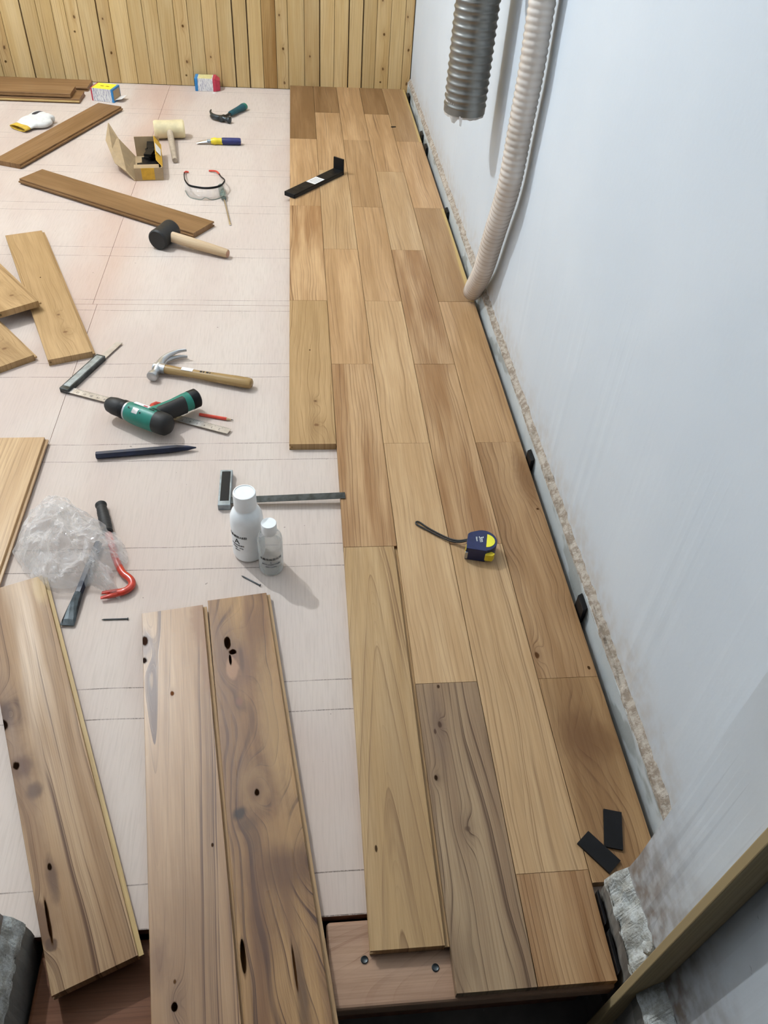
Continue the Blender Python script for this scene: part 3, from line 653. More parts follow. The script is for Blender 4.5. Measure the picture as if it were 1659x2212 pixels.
MB().tube([hp(0.0), hp(0.03), hp(0.07), hp(0.105), hp(0.118)], [(0.034, 0.022), (0.0235, 0.021), (0.0215, 0.021), (0.0245, 0.0235), (0.0245, 0.0235)], 24).build('handle', M_TEAL, t)
MB().tube([hp(0.018, -0.0065), hp(0.032, -0.0065), hp(0.068, -0.0065), hp(0.098, -0.0065), hp(0.102, -0.0065)], [(0.012, 0.020), (0.0185, 0.0232), (0.0175, 0.0232), (0.0178, 0.0246), (0.010, 0.020)], 20).build('rubber_grip', M_BLACKR, t)
bat = MB().tube([hp(0.114), hp(0.118), hp(0.138), hp(0.142)], [(0.0225, 0.022), (0.0250, 0.0242), (0.0245, 0.0240), (0.019, 0.019)], 24).build('battery', M_BLACKP, t)
MB().tube([hp(0.128, 0.012), hp(0.136, 0.012)], [(0.008, 0.0195), (0.007, 0.018)], 12).build('battery_latch', M_DSTEEL, bat)
MB().tube([hp(0.024, 0.020), hp(0.032, 0.032), hp(0.044, 0.034), hp(0.052, 0.026)], [(0.008, 0.011), (0.008, 0.011), (0.006, 0.010), (0.004, 0.008)], 12).build('trigger', M_REDP, t)
MB().tube([hp(0.014, 0.022), hp(0.018, 0.032)], [(0.006, 0.010), (0.005, 0.009)], 10).build('direction_switch', M_BLACKP, t)
def decal(name, x0, x1, a0, a1, r, mat, par):
    mb = MB(); n = 8; vs = []
    for i in range(n + 1):
        a = R(a0 + (a1 - a0) * i / n)
        for x in (x0, x1): vs.append((x, -math.sin(a) * r, zc + math.cos(a) * r))
    mb.add(vs, [(2 * i, 2 * i + 1, 2 * i + 3, 2 * i + 2) for i in range(n)], 0, True)
    return mb.build(name, mat, par)
nm = decal('name_plate', 0.062, 0.106, 8, 34, 0.0290, M_LABEL, t)
decal('name_plate_red', 0.066, 0.078, 10, 20, 0.0293, M_REDINK, nm)
decal('rating_sticker', 0.080, 0.096, -46, -18, 0.0289, M_SILVER, t)
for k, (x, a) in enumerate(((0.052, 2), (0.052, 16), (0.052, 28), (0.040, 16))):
    decal('vent_shade_decal', x - 0.009, x + 0.005, a, a + 6, 0.02895, M_BLACKP, t)  # vents are not cut: flat black decals paint the shade inside them
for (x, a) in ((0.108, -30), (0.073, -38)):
    decal('screw_hole_shade_decal', x - 0.002, x + 0.002, a, a + 8, 0.0288, M_BLACKP, t)  # no recess modelled: the dark inside is a flat black decal

# ------------------------------------------------------------------ squares
def square(name, label, loc, rz, stock_l, stock_w, stock_t, blade_l, blade_w, tab, z_blade, rise, stock_m, inset_m, blade_m, nums=True, y_off=0.0):
    """stock along local y, blade along local x from the corner"""
    t = thing(name, label, 'square', loc, rz)
    st = MB().prism([(0, 0), (stock_w, 0), (stock_w, stock_l), (0, stock_l)], 0, stock_t).build('stock', stock_m, t, bevel=0.0015)
    e = 0.004
    MB().box(e, stock_w - e, e * 3.5, stock_l - e * 1.5, stock_t - 0.0008, stock_t + 0.0004).build('stock_inset', inset_m, st, bevel=0.0005)
    tilt = math.atan2(rise, blade_l)
    mt = T(0, y_off, z_blade) @ RY(-tilt)
    bl = MB().box(stock_w * 0.3, blade_l, 0, blade_w, -0.0006, 0.0006, 0, mt).build('blade', blade_m, t)
    if tab: MB().box(stock_w * 0.25, stock_w * 0.25 + 0.018, stock_l - 0.005, stock_l + tab, 0.004, 0.0052).build('blade_tab', blade_m, t)
    if nums:
        mb = MB(); k = 0; x = stock_w + 0.012
        while x < blade_l - 0.004:
            h = 0.008 if k % 5 == 0 else 0.0045
            mb.box(x, x + 0.0006, blade_w - h, blade_w - 0.0006, 0.0007, 0.0008, 0, mt); x += 0.00395; k += 1
        mb.build('graduations', M_INK, bl)['kind'] = 'stuff'
        for i in range(1, int((blade_l - 0.03) / 0.02)):
            text_part('numeral', str(int((blade_l - 0.03) / 0.02) - i + 1), 0.0085, M_INK, bl, tuple(mt @ Vector((0.028 + i * 0.02, blade_w * 0.38, 0.0008))), (0, -tilt, R(180)), depth=0.0)
    return t
square('steel_square', 'long steel try square lying under the drill', (-0.588, 0.925, 0.0004), R(-23), 0.172, 0.026, 0.014, 0.474, 0.022, 0.085, 0.006, 0.0, M_DSTEEL, M_ALU, M_RULE)
square('steel_square', 'short try square lying behind the white bottle with its blade on a laid plank', (-0.157, 0.4755, 0.0004), R(0.5), 0.119, 0.028, 0.016, 0.284, 0.020, 0.0, 0.012, 0.0085, M_ALU, M_BLACKP, M_DSTEEL, nums=False, y_off=0.008)

# ------------------------------------------------------------------ chisels, pencil, nails
def bar_tool(name, label, cat, p0, p1, r, tip, tipw, mat, tipmat, seg=6):
    dx, dy = p1[0] - p0[0], p1[1] - p0[1]; L = math.hypot(dx, dy); t = thing(name, label, cat, (p0[0], p0[1], 0.0003), math.atan2(dy, dx))
    MB().tube([(0, 0, r), (0.002, 0, r), (L - tip, 0, r)], [r * 0.9, r, r], seg, smooth=False).build('shank', mat, t)
    return t, L
t, L = bar_tool('stone_chisel', 'navy six-sided steel point chisel below the drill', 'chisel', (-0.451, 0.659), (-0.222, 0.686), 0.0092, 0.062, 0.01, M_NAVY, M_NAVY)
MB().tube([(L - 0.062, 0, 0.0092), (L - 0.045, 0, 0.010), (L - 0.02, 0, 0.0088), (L, 0, 0.008)], [(0.0092, 0.0092), (0.0085, 0.0085), (0.0060, 0.006), (0.0015, 0.0015)], 6, smooth=False).build('point', M_NAVY, t)
t, L = bar_tool('cold_chisel', 'dark flat cold chisel sticking out from under the plastic bag', 'chisel', (-0.397, 0.375), (-0.420, 0.163), 0.0085, 0.075, 0.01, M_NAVY, M_DSTEEL)
MB().tube([(L - 0.075, 0, 0.0085), (L - 0.05, 0, 0.008), (L - 0.012, 0, 0.006), (L, 0, 0.0045)], [(0.0085, 0.0085), (0.0105, 0.0075), (0.0130, 0.004), (0.0135, 0.0012)], 8, smooth=False).build('blade', M_DSTEEL, t)
t = thing('pencil', 'short red carpenter pencil lying beside the drill', 'pencil', (-0.226, 0.822, 0.0002), R(-15.6))
MB().tube([(0, 0, 0.004), (0.072, 0, 0.004)], 0.0041, 6, smooth=False).build('barrel', M_REDP, t)
MB().tube([(0.072, 0, 0.004), (0.084, 0, 0.004)], [0.0040, 0.0014], 8).build('sharpened_wood', M_PALEW, t)
MB().tube([(0.084, 0, 0.004), (0.090, 0, 0.004)], [0.0014, 0.0004], 8).build('lead', M_INK, t)
def nail(label, p0, p1):
    dx, dy = p1[0] - p0[0], p1[1] - p0[1]; L = math.hypot(dx, dy); t = thing('nail', label, 'nail', (p0[0], p0[1], 0.0002), math.atan2(dy, dx))
    MB().tube([(0, 0, 0.0016), (0.004, 0, 0.0016), (L - 0.001, 0, 0.0016)], [0.0003, 0.0014, 0.0014], 8).build('shaft', M_DSTEEL, t)
    MB().tube([(L - 0.0012, 0, 0.0018), (L, 0, 0.0018)], 0.0026, 10).build('nail_head', M_DSTEEL, t)
nail('dark nail lying near the tip of the cold chisel', (-0.359, 0.177), (-0.309, 0.177))
nail('dark nail lying in front of the two bottles', (-0.097, 0.280), (-0.058, 0.252))

# blue and yellow handled chisel
t = thing('wood_chisel', 'short chisel with a yellow and navy plastic handle', 'chisel', (-0.391, 2.704, 0), R(1.5))
MB().tube([(0, 0, 0.006), (0.02, 0, 0.009), (0.045, 0, 0.012)], [(0.0085, 0.0018), (0.0095, 0.005), (0.0085, 0.007)], 12).build('blade', M_CHROME, t)
MB().tube([(0.044, 0, 0.0125), (0.065, 0, 0.0135)], [(0.008, 0.008), (0.0075, 0.0075)], 16).build('ferrule', M_ALU, t)
MB().tube([(0.060, 0, 0.0135), (0.068, 0, 0.0135), (0.075, 0, 0.0135), (0.085, 0, 0.0135), (0.108, 0, 0.0135)], [0.0105, 0.0125, 0.0150, 0.0125, 0.0135], 18).build('yellow_collar', M_YEL, t)
MB().tube([(0.106, 0, 0.0140), (0.112, 0, 0.0142), (0.178, 0, 0.0142), (0.184, 0, 0.0142)], [0.0135, 0.0142, 0.0142, 0.0125], 18).build('grip', M_BLUEG, t)
MB().tube([(0.183, 0, 0.0142), (0.186, 0, 0.0142)], [0.006, 0.005], 12).build('end_pin', M_ALU, t)

# ------------------------------------------------------------------ pull bar on the laid planks
t = thing('pull_bar', 'black steel pull bar with a white sticker lying on the laid planks', 'pull bar', (0.098, 2.258, TH + 0.0006), R(51))
mb = MB().box(-0.155, 0.155, -0.024, 0.024, 0.010, 0.016); br = mb.build('bar', M_BLACKP, t, bevel=0.0012)
MB().box(-0.158, -0.149, -0.024, 0.024, 0.0, 0.0165).build('downturned_lip', M_BLACKP, t, bevel=0.002)
MB().box(0.149, 0.1555, -0.024, 0.024, 0.0, 0.060).build('upturned_lip', M_BLACKP, t, bevel=0.001)
MB().box(-0.15, 0.15, -0.0235, 0.0235, 0.0, 0.0098).build('felt_pad', M_BLACKR, t)
stk = MB().box(-0.030, 0.032, -0.021, 0.021, 0.0158, 0.0164).build('sticker', M_LABEL, br)
for k in range(4): MB().box(-0.022, 0.024, -0.014 + k * 0.008, -0.012 + k * 0.008, 0.01635, 0.0166).build('printed_line', M_GREYINK, br)

# ------------------------------------------------------------------ torn carton with spacers
t = thing('torn_carton', 'torn cardboard carton of black spacers with yellow tape on its front', 'carton', (-0.535, 2.305, 0), R(8))
w, d, h = 0.105, 0.25, 0.048
MB().box(-w / 2, w / 2, 0, d, 0.0004, 0.003).build('carton_bottom', M_CARD, t)
MB().box(-w / 2, w / 2, 0, 0.003, 0.003, h).build('front_panel', M_CARD, t)
MB().box(-w / 2 + 0.026, -w / 2 + 0.074, -0.0006, 0, 0.004, h).build('yellow_tape', M_CARDY, t)
MB().box(-w / 2, w / 2 - 0.012, 0.003, 0.045, h - 0.006, h - 0.003, 0, T(0, 0, 0) @ Matrix.Identity(4)).build('front_flap', M_CARD, t)
sp = MB().prism([(0, 0.003), (0, d), (0.004, d), (0.004, 0.003)], 0.003, h, 0, T(w / 2 - 0.004, 0, 0)).build('side_panel', M_CARD, t)
# raised side flap with its yellow and white print
fl = MB().add([(w / 2, 0.01, h), (w / 2, d - 0.01, h), (w / 2 - 0.024, d - 0.0, h + 0.032), (w / 2 - 0.020, 0.03, h + 0.018), (w / 2 + 0.002, 0.01, h), (w / 2 + 0.002, d - 0.01, h), (w / 2 - 0.022, d, h + 0.033), (w / 2 - 0.018, 0.03, h + 0.019)],
              [(0, 1, 2, 3), (7, 6, 5, 4), (0, 3, 7, 4), (1, 5, 6, 2), (3, 2, 6, 7), (0, 4, 5, 1)]).build('printed_flap', M_CARDY, t)
MB().add([(w / 2 - 0.0012, 0.10, h + 0.0060), (w / 2 - 0.0010, 0.175, h + 0.0060), (w / 2 - 0.0205, 0.178, h + 0.0318), (w / 2 - 0.0180, 0.10, h + 0.0268)], [(0, 1, 2, 3)]).build('white_print', M_LABEL, fl)
# left panel torn off and folded outwards
MB().add([(-w / 2, 0.0, 0.003), (-w / 2, d, 0.003), (-w / 2 - 0.055, d + 0.01, 0.07), (-w / 2 - 0.085, d + 0.05, 0.115), (-w / 2 - 0.100, d - 0.02, 0.075), (-w / 2 - 0.070, 0.10, 0.035), (-w / 2 - 0.03, 0.03, 0.03),
          (-w / 2 - .003, 0.0, 0.0005), (-w / 2 - .003, d, 0.0005), (-w / 2 - 0.058, d + 0.01, 0.068), (-w / 2 - 0.088, d + 0.05, 0.114), (-w / 2 - 0.103, d - 0.02, 0.073), (-w / 2 - 0.073, 0.10, 0.033), (-w / 2 - 0.033, 0.03, 0.028)],
         [(0, 1, 2, 3, 4, 5, 6), (13, 12, 11, 10, 9, 8, 7)] + [(i, i + 7, (i + 1) % 7 + 7, (i + 1) % 7) for i in range(7)]).build('torn_flap', M_CARD, t)
MB().box(-w / 2 + 0.005, w / 2 - 0.004, d - 0.003, d, 0.003, h + 0.030).build('back_flap', M_CARD, t)
spx = random.Random(9)
cm = T(-0.535, 2.305, 0) @ RZ(R(8))
def spacer_mesh(l, w_, h_):
    return MB().prism([(-l / 2, -w_ / 2), (l / 2, -w_ / 2), (l / 2, w_ / 2), (-l / 2, w_ / 2)], 0, h_).mesh('spacer', [M_BLACKP])
SPM = spacer_mesh(0.070, 0.028, 0.0083)
for (x, y, z, rz, rx, ry) in ((0.022, 0.10, 0.004, 80, 0, 0), (-0.010, 0.10, 0.004, 95, 0, 0), (0.020, 0.17, 0.004, 85, 0, 0), (-0.012, 0.175, 0.004, 92, 0, 0), (0.010, 0.10, 0.0125, 70, 0, 0), (0.012, 0.17, 0.0125, 100, 0, 0),
                              (0.008, 0.19, 0.021, 84, 0, 0), (0.012, 0.115, 0.021, 8, 0, 0), (-0.004, 0.075, 0.0295, 14, 0, 0), (0.014, 0.165, 0.030, 60, 0, 0), (0.016, 0.205, 0.0385, 95, 0, 0), (0.012, 0.15, 0.047, 100, 0, 0.0), (0.014, 0.20, 0.0555, 88, 0, 0.0), (0.010, 0.13, 0.0555, 75, 0, 0.0)):
    o = bpy.data.objects.new('spacer', SPM); COL.objects.link(o); p = cm @ Vector((x, y, z))
    o.location = p; o.rotation_euler = (rx, ry, R(rz + 8)); tag(o, 'black plastic spacer piled inside the torn carton', 'spacer', 'spacers in the torn carton')

# spacers lying on the planks
def flat_spacer(label, c, rz):
    o = bpy.data.objects.new('spacer', spacer_mesh(0.062, 0.029, 0.004)); COL.objects.link(o)
    md = o.modifiers.new('bevel', 'BEVEL'); md.width = 0.0006; md.segments = 2
    o.location = (c[0], c[1], TH + 0.0008); o.rotation_euler = (0, 0, R(rz)); tag(o, label, 'spacer', 'spacers lying on the planks')
flat_spacer('black flat spacer lying on one plank, the one nearer the wall', (0.5155, -0.294), 75)
flat_spacer('black flat spacer lying across the joint of two planks', (0.482, -0.328), -52)
def gap_spacer(label, x, y, l, z1, w_=0.0105):
    o = MB().prism([(-w_ / 2, -l / 2), (w_ / 2, -l / 2 + 0.006), (w_ / 2, l / 2), (-w_ / 2, l / 2 - 0.006)], 0.0005, z1).build('spacer', M_BLACKP, bevel=0.0006)
    o.location = (x, y, 0); tag(o, label, 'spacer', 'spacers wedged in the gap along the wall')
gap_spacer('tall black spacer wedged in the wall gap beside the swirled plank', 0.5818, 0.150, 0.045, 0.045)
gap_spacer('black spacer wedged in the wall gap beside a grey stain on the strip', 0.5818, 0.612, 0.045, 0.036)
gap_spacer('small black spacer wedged in the wall gap near the tip of the grey duct', 0.5818, 2.665, 0.06, 0.034)
gap_spacer('small black spacer wedged in the wall gap, further one of two close together', 0.5818, 2.82, 0.06, 0.034)
gap_spacer('small black spacer barely showing in the wall gap at a plank joint', 0.5818, 2.03, 0.05, 0.028)
gap_spacer('small black spacer in the wall gap next to the boarded wall', 0.5818, 3.36, 0.06, 0.032)
gap_spacer('black spacer wedged between the plank end and the jamb, upper one', 0.4625, -0.408, 0.050, 0.026, 0.004)
gap_spacer('black spacer wedged between the plank end and the jamb, lower one', 0.4630, -0.468, 0.060, 0.026, 0.005)

# ------------------------------------------------------------------ safety glasses and screwdriver
t = thing('safety_glasses', 'clear safety glasses with black frame and red-tipped temples', 'glasses', (-0.31, 2.21, 0))
brow = spline([(-0.082, 0.020, 0.036), (-0.062, -0.030, 0.037), (-0.030, -0.048, 0.037), (0.0, -0.052, 0.036), (0.032, -0.046, 0.037), (0.056, -0.024, 0.037), (0.066, 0.016, 0.036)], 6)
fr_ = MB().tube(brow, [(0.0022, 0.0042)] * len(brow), 8).build('brow_bar', M_BLACKP, t)
low = [Vector((p.x * 1.02, p.y - 0.014 - 0.010 * math.sin(i / (len(brow) - 1) * math.pi), 0.0015 + 0.010 * math.exp(-((i - (len(brow) - 1) / 2) / 2.2) ** 2))) for i, p in enumerate(brow)]
mb = MB()
for i in range(len(brow) - 1): mb.add([brow[i], brow[i + 1], low[i + 1], low[i]], [(0, 1, 2, 3)], 0, True)
ln_ = mb.build('lens', M_LENS, t); sd = ln_.modifiers.new('solid', 'SOLIDIFY'); sd.thickness = 0.0016
MB().tube([(p.x, p.y, max(0.0015, p.z)) for p in low], 0.0011, 6).build('lens_rim', M_CLRH, t)
for q, pts, tip in ((-1, [(-0.082, 0.020, 0.036), (-0.088, 0.06, 0.030), (-0.096, 0.12, 0.018), (-0.099, 0.155, 0.010)], [(-0.099, 0.155, 0.010), (-0.097, 0.178, 0.006), (-0.086, 0.180, 0.004)]),
                    (1, [(0.066, 0.016, 0.036), (0.062, 0.05, 0.030), (0.046, 0.105, 0.018), (0.036, 0.145, 0.012)], [(0.036, 0.145, 0.012), (0.020, 0.185, 0.008), (-0.008, 0.197, 0.0045)])):
    c = spline(pts, 5); tm = MB().tube(c, [(0.0022, 0.0040)] * 5 + [(0.0022, 0.0030)] * (len(c) - 5), 8).build('temple', M_BLACKP, t)
    c = spline(tip, 5); MB().tube(c, 0.0034, 8).build('temple_tip', M_REDP, tm)
t = thing('screwdriver', 'screwdriver with a clear greenish handle lying beside the safety glasses', 'screwdriver', (-0.262, 2.240, 0), R(-80.5))
MB().tube([(0.0, 0, 0.0125), (0.004, 0, 0.0125), (0.05, 0, 0.0122), (0.085, 0, 0.0122), (0.10, 0, 0.0122), (0.115, 0, 0.0122)], [0.008, 0.011, 0.0122, 0.0122, 0.009, 0.010], 10, smooth=False).build('handle', M_CLRH, t)
MB().tube([(0.113, 0, 0.0122), (0.28, 0, 0.0050), (0.315, 0, 0.0035), (0.322, 0, 0.0032)], [(0.0032, 0.0032), (0.0032, 0.0032), (0.0040, 0.0022), (0.0040, 0.0010)], 10).build('shaft', M_CHROME, t)

# ------------------------------------------------------------------ bottles
def bottle_text(t, rad, ang, rows_, mat=None):
    for (s, size, z, m) in rows_: text_part('lettering', s, size, m, t, (0, 0, z), (0, 0, 0), bend=(rad + 0.0003, ang))
t = thing('bottle', 'white plastic bottle marked A standing behind the clear bottle', 'bottle', (-0.083, 0.348, 0))
MB().lathe([(0.0, 0.0), (0.028, 0.0), (0.0322, 0.003), (0.0335, 0.008), (0.0335, 0.098), (0.0325, 0.112), (0.029, 0.122), (0.0235, 0.130), (0.0205, 0.134), (0.0205, 0.140)], 48).build('bottle_body', M_WHITEP, t)
cp = MB().lathe([(0.0225, 0.136), (0.0230, 0.138), (0.0228, 0.170), (0.0220, 0.173), (0.0198, 0.1735), (0.0192, 0.1722), (0.0, 0.1722)], 48).build('cap', M_WHITEP, t)
bottle_text(t, 0.0335, R(-128), [('水晶滴胶AB胶', 0.0075, 0.0745, M_INK), ('A', 0.019, 0.061, M_INK), ('环保无味高透明', 0.0045, 0.050, M_GREYINK), ('净含量：500g', 0.0045, 0.043, M_GREYINK), ('配比3:1', 0.0040, 0.036, M_GREYINK)])
t = thing('bottle', 'small clear bottle of resin with a white cap in front of the white bottle', 'bottle', (-0.036, 0.301, 0))
MB().lathe([(0.0, 0.0004), (0.020, 0.0004), (0.0245, 0.003), (0.0255, 0.008), (0.0255, 0.086), (0.0245, 0.095), (0.020, 0.104), (0.014, 0.110), (0.0125, 0.113), (0.0125, 0.116)], 48).build('bottle_body', M_CLEARB, t)
MB().lathe([(0.0, 0.003), (0.022, 0.003), (0.0243, 0.006), (0.0243, 0.076), (0.0, 0.076)], 40).build('liquid', M_LIQ, t)
MB().lathe([(0.0150, 0.108), (0.0156, 0.110), (0.0156, 0.131), (0.0148, 0.133), (0.0, 0.133)], 40).build('cap', M_WHITEP, t)
bottle_text(t, 0.0256, R(-88), [('水晶滴胶固化剂', 0.0070, 0.052, M_INK), ('B', 0.0055, 0.044, M_GREYINK), ('高透明 耐黄变 环保型', 0.0042, 0.037, M_GREYINK), ('使用前请摇匀', 0.0040, 0.030, M_GREYINK)])

# ------------------------------------------------------------------ tape measure
t = thing('tape_measure', 'blue and yellow three metre tape measure with a black wrist strap', 'tape measure', (0.4065, 0.316, TH + 0.0008), R(-14))
out = [(-0.031, -0.029), (0.012, -0.029)] + [(0.002 + 0.030 * math.cos(R(a)), 0.001 + 0.030 * math.sin(R(a))) for a in range(-70, 111, 12)] + [(-0.026, 0.020), (-0.031, 0.014)]
MB().prism(out, 0.0, 0.034).build('case', M_NAVYP, t, bevel=0.004, segs=4)
hd_ = [(0.008 + 0.019 * math.cos(R(a)), 0.001 + 0.019 * math.sin(R(a))) for a in range(-85, 86, 10)]
MB().prism(hd_, 0.0338, 0.0348).build('yellow_emblem', M_YELN, t, bevel=0.0003)
text_part('lettering', '3m', 0.014, M_WHITEINK, t, (-0.002, 0.003, 0.0343), (0, 0, R(-78)))
text_part('lettering', '16mm', 0.0055, M_WHITEINK, t, (-0.0115, 0.002, 0.0343), (0, 0, R(-78)))
MB().prism([(0.010, -0.0335), (0.026, -0.0325), (0.030, -0.024), (0.022, -0.020), (0.010, -0.026)], 0.008, 0.026).build('lock_button', M_YEL, t, bevel=0.0015)
MB().box(-0.032, -0.026, -0.0325, -0.029, 0.006, 0.024).build('tape_hook', M_STEEL, t, bevel=0.0005)
MB().box(-0.0318, -0.0305, -0.026, -0.010, 0.008, 0.026).build('tape_mouth', M_YEL, t)
c = spline([(-0.029, 0.0105, 0.020), (-0.05, 0.012, 0.010), (-0.075, 0.022, 0.004), (-0.115, 0.042, 0.0028), (-0.138, 0.057, 0.0026), (-0.1455, 0.056, 0.0026), (-0.142, 0.048, 0.0026), (-0.117, 0.036, 0.0028), (-0.077, 0.0165, 0.004), (-0.05, 0.008, 0.009), (-0.029, 0.008, 0.019)], 6)
MB().tube(c, 0.0019, 8).build('wrist_strap', M_BLACKR, t)

# ------------------------------------------------------------------ pry bar
t = thing('pry_bar', 'red pry bar with a black ribbed grip lying beside the plastic bag', 'pry bar', (-0.37, 0.36, 0))
g0, g1 = Vector((-0.0415, 0.131, 0.0125)), Vector((-0.0115, 0.040, 0.0125))
n = 26; pts = [g0.lerp(g1, i / n) for i in range(n + 1)]
rr = [0.0125 if i < 3 else (0.0100 if i < 5 else 0.0112 + 0.0007 * math.sin(i * 2.6) + 0.0012 * math.sin((i - 5) / 21 * math.pi)) for i in range(n + 1)]
rr[0] = 0.0095; rr[-1] = 0.0095
MB().tube(pts, rr, 20).build('grip', M_BLACKR, t)
c = spline([(-0.012, 0.042, 0.0105), (-0.002, 0.018, 0.0095), (0.014, -0.028, 0.0085), (0.034, -0.068, 0.0085), (0.053, -0.088, 0.009), (0.058, -0.104, 0.009), (0.048, -0.118, 0.009), (0.032, -0.123, 0.009)], 6)
n = len(c); MB().tube(c, [(0.0075, 0.0070)] * (n - 5) + [(0.0085, 0.0062)] * 5, 12).build('bar', M_REDM, t)
for q in (-1, 1):
    MB().tube([(0.034, -0.1225 + q * 0.004, 0.009), (0.018, -0.125 + q * 0.0055, 0.0085), (0.002, -0.127 + q * 0.0065, 0.0075)], [(0.0046, 0.006), (0.0042, 0.0045), (0.0036, 0.0015)], 8).build('claw', M_REDM, t)

# ------------------------------------------------------------------ crumpled plastic bag
t = thing('plastic_bag', 'crumpled clear plastic bag lying over the cold chisel', 'bag', (-0.452, 0.365, 0))
outl = [(-0.112, -0.012), (-0.110, 0.055), (-0.085, 0.140), (-0.045, 0.150), (-0.005, 0.112), (0.055, 0.068), (0.105, 0.012), (0.122, -0.045), (0.100, -0.080), (0.122, -0.138), (0.085, -0.118), (0.060, -0.108), (0.020, -0.122), (-0.020, -0.118), (-0.055, -0.085), (-0.085, -0.055)]
ctr = Vector((-0.01, 0.0, 0)); ol = spline([(x, y, 0) for x, y in outl] + [(outl[0][0], outl[0][1], 0)], 6)[:-1]
mb = MB(); NR = 34; NS = len(ol); vs = []
for side in (1,):
    for j in range(NR + 1):
        f = 1 - j / NR
        for i in range(NS):
            p = ctr + (ol[i] - ctr) * (f if f > 0 else 0.001)
            q = Vector((p.x * 24, p.y * 24, 2.7)); q2 = Vector((p.x * 60, p.y * 60, 8.1))
            ridge = (1 - abs(mnoise.noise(q)) * 2.8) * 0.018 + (1 - abs(mnoise.noise(q2)) * 2.2) * 0.007
            dome = 0.058 * (1 - f ** 3.0)
            z = 0.003 + dome + max(-0.006, ridge) * (1 - f ** 6) + 0.012 * f ** 4 * abs(mnoise.noise(q2 * 0.7))
            off = Vector((mnoise.noise(q2 + Vector((5, 0, 0))), mnoise.noise(q2 + Vector((0, 7, 0))), 0)) * 0.004
            vs.append((p.x + off.x, p.y + off.y, max(0.003, z)))
for j in range(NR):
    for i in range(NS):
        k = (i + 1) % NS; mb.add([vs[j * NS + i], vs[j * NS + k], vs[(j + 1) * NS + k], vs[(j + 1) * NS + i]], [(0, 1, 2, 3)], 0, False)
mb.build('upper_film', M_FILM, t)
mb = MB(); vs2 = []
for j in range(NR + 1):
    f = 1 - j / NR
    for i in range(NS):
        p = ctr + (ol[(i + 3) % NS] - ctr) * (f if f > 0 else 0.001) * 0.93; q = Vector((p.x * 33 + 4, p.y * 33, 1.2))
        vs2.append((p.x, p.y + 0.004, 0.019 + 0.020 * (1 - f ** 3) * (0.6 + mnoise.noise(q)) + 0.006 * abs(mnoise.noise(q * 2.3)) - 0.014 * f ** 5))
for j in range(NR):
    for i in range(NS):
        k = (i + 1) % NS; mb.add([vs2[j * NS + i], vs2[j * NS + k], vs2[(j + 1) * NS + k], vs2[(j + 1) * NS + i]], [(0, 1, 2, 3)], 0, False)
mb.build('lower_film', M_FILM, t)

# ------------------------------------------------------------------ cartons of screws and the glove
t = thing('screw_box', 'opened carton of screws with yellow top behind the end of a loose plank', 'box', (-0.845, 3.245, 0), R(-14))
bx = MB().box(-0.055, 0.048, -0.040, 0.040, 0.0004, 0.055).build('carton', M_BWHITE, t, bevel=0.001)
MB().box(-0.050, 0.040, -0.0395, 0.0395, 0.055, 0.0556).build('yellow_panel', M_YELN, bx)
MB().box(-0.0565, -0.050, -0.041, 0.041, 0.0004, 0.0555).build('red_edge', M_BRED, t, bevel=0.001)
MB().box(0.040, 0.0495, -0.041, 0.041, 0.0004, 0.0558).build('blue_edge', M_BBLUE, t, bevel=0.001)
MB().box(0.0490, 0.0500, -0.034, 0.034, 0.006, 0.048).build('open_mouth', M_CARD, t)
MB().box(0.050, 0.085, -0.030, 0.030, -0.0005, 0.0005, 0, T(0, 0, 0.010) @ T(0.05, 0, 0) @ RY(R(-12)) @ T(-0.05, 0, 0)).build('end_flap', M_LABEL, t)
for q in (-0.016, 0.010): MB().lathe([(0.0095, 0.0), (0.0095, 0.0002), (0.0055, 0.0002), (0.0055, 0.0)], 16, mat=T(q, 0.0, 0.0556) @ Matrix.Diagonal((1, 0.55, 1, 1))).build('printed_mark', M_CARDY, bx)
t = thing('screw_box', 'small carton with blue and red ends standing against the boarded wall', 'box', (-0.405, 3.440, 0), R(0))
bx = MB().box(-0.048, 0.046, -0.030, 0.038, 0.0004, 0.056).build('carton', M_BWHITE, t, bevel=0.001)
MB().box(-0.035, 0.030, -0.0285, 0.0365, 0.056, 0.0565).build('pale_top', plain('pale_yellow_print', '#cfc48a', 0.45), bx)
MB().box(-0.052, -0.038, -0.0312, 0.0392, 0.0004, 0.0572).build('blue_edge', M_BBLUE, t, bevel=0.001)
MB().box(0.034, 0.048, -0.0312, 0.0392, 0.0004, 0.0572).build('red_edge', M_BRED, t, bevel=0.001)
MB().add([(0.048, -0.031, 0.002), (0.048, -0.031, 0.055), (0.066, -0.020, 0.045), (0.066, -0.020, 0.002), (0.048, 0.035, 0.002), (0.048, 0.035, 0.055), (0.064, 0.030, 0.045), (0.064, 0.030, 0.002)],
         [(0, 1, 2, 3), (7, 6, 5, 4), (1, 5, 6, 2), (0, 3, 7, 4), (3, 2, 6, 7)]).build('end_flap', M_BRED, t)
o = MB().prism([(-0.008, -0.003), (0.004, -0.006), (0.009, 0.001), (-0.002, 0.006)], 0.0003, 0.0022).build('paper_scrap', M_LABEL, bevel=0.0004)
o.location = (-0.366, 3.385, 0); tag(o, 'tiny white scrap on the plywood before the small carton', 'scrap')

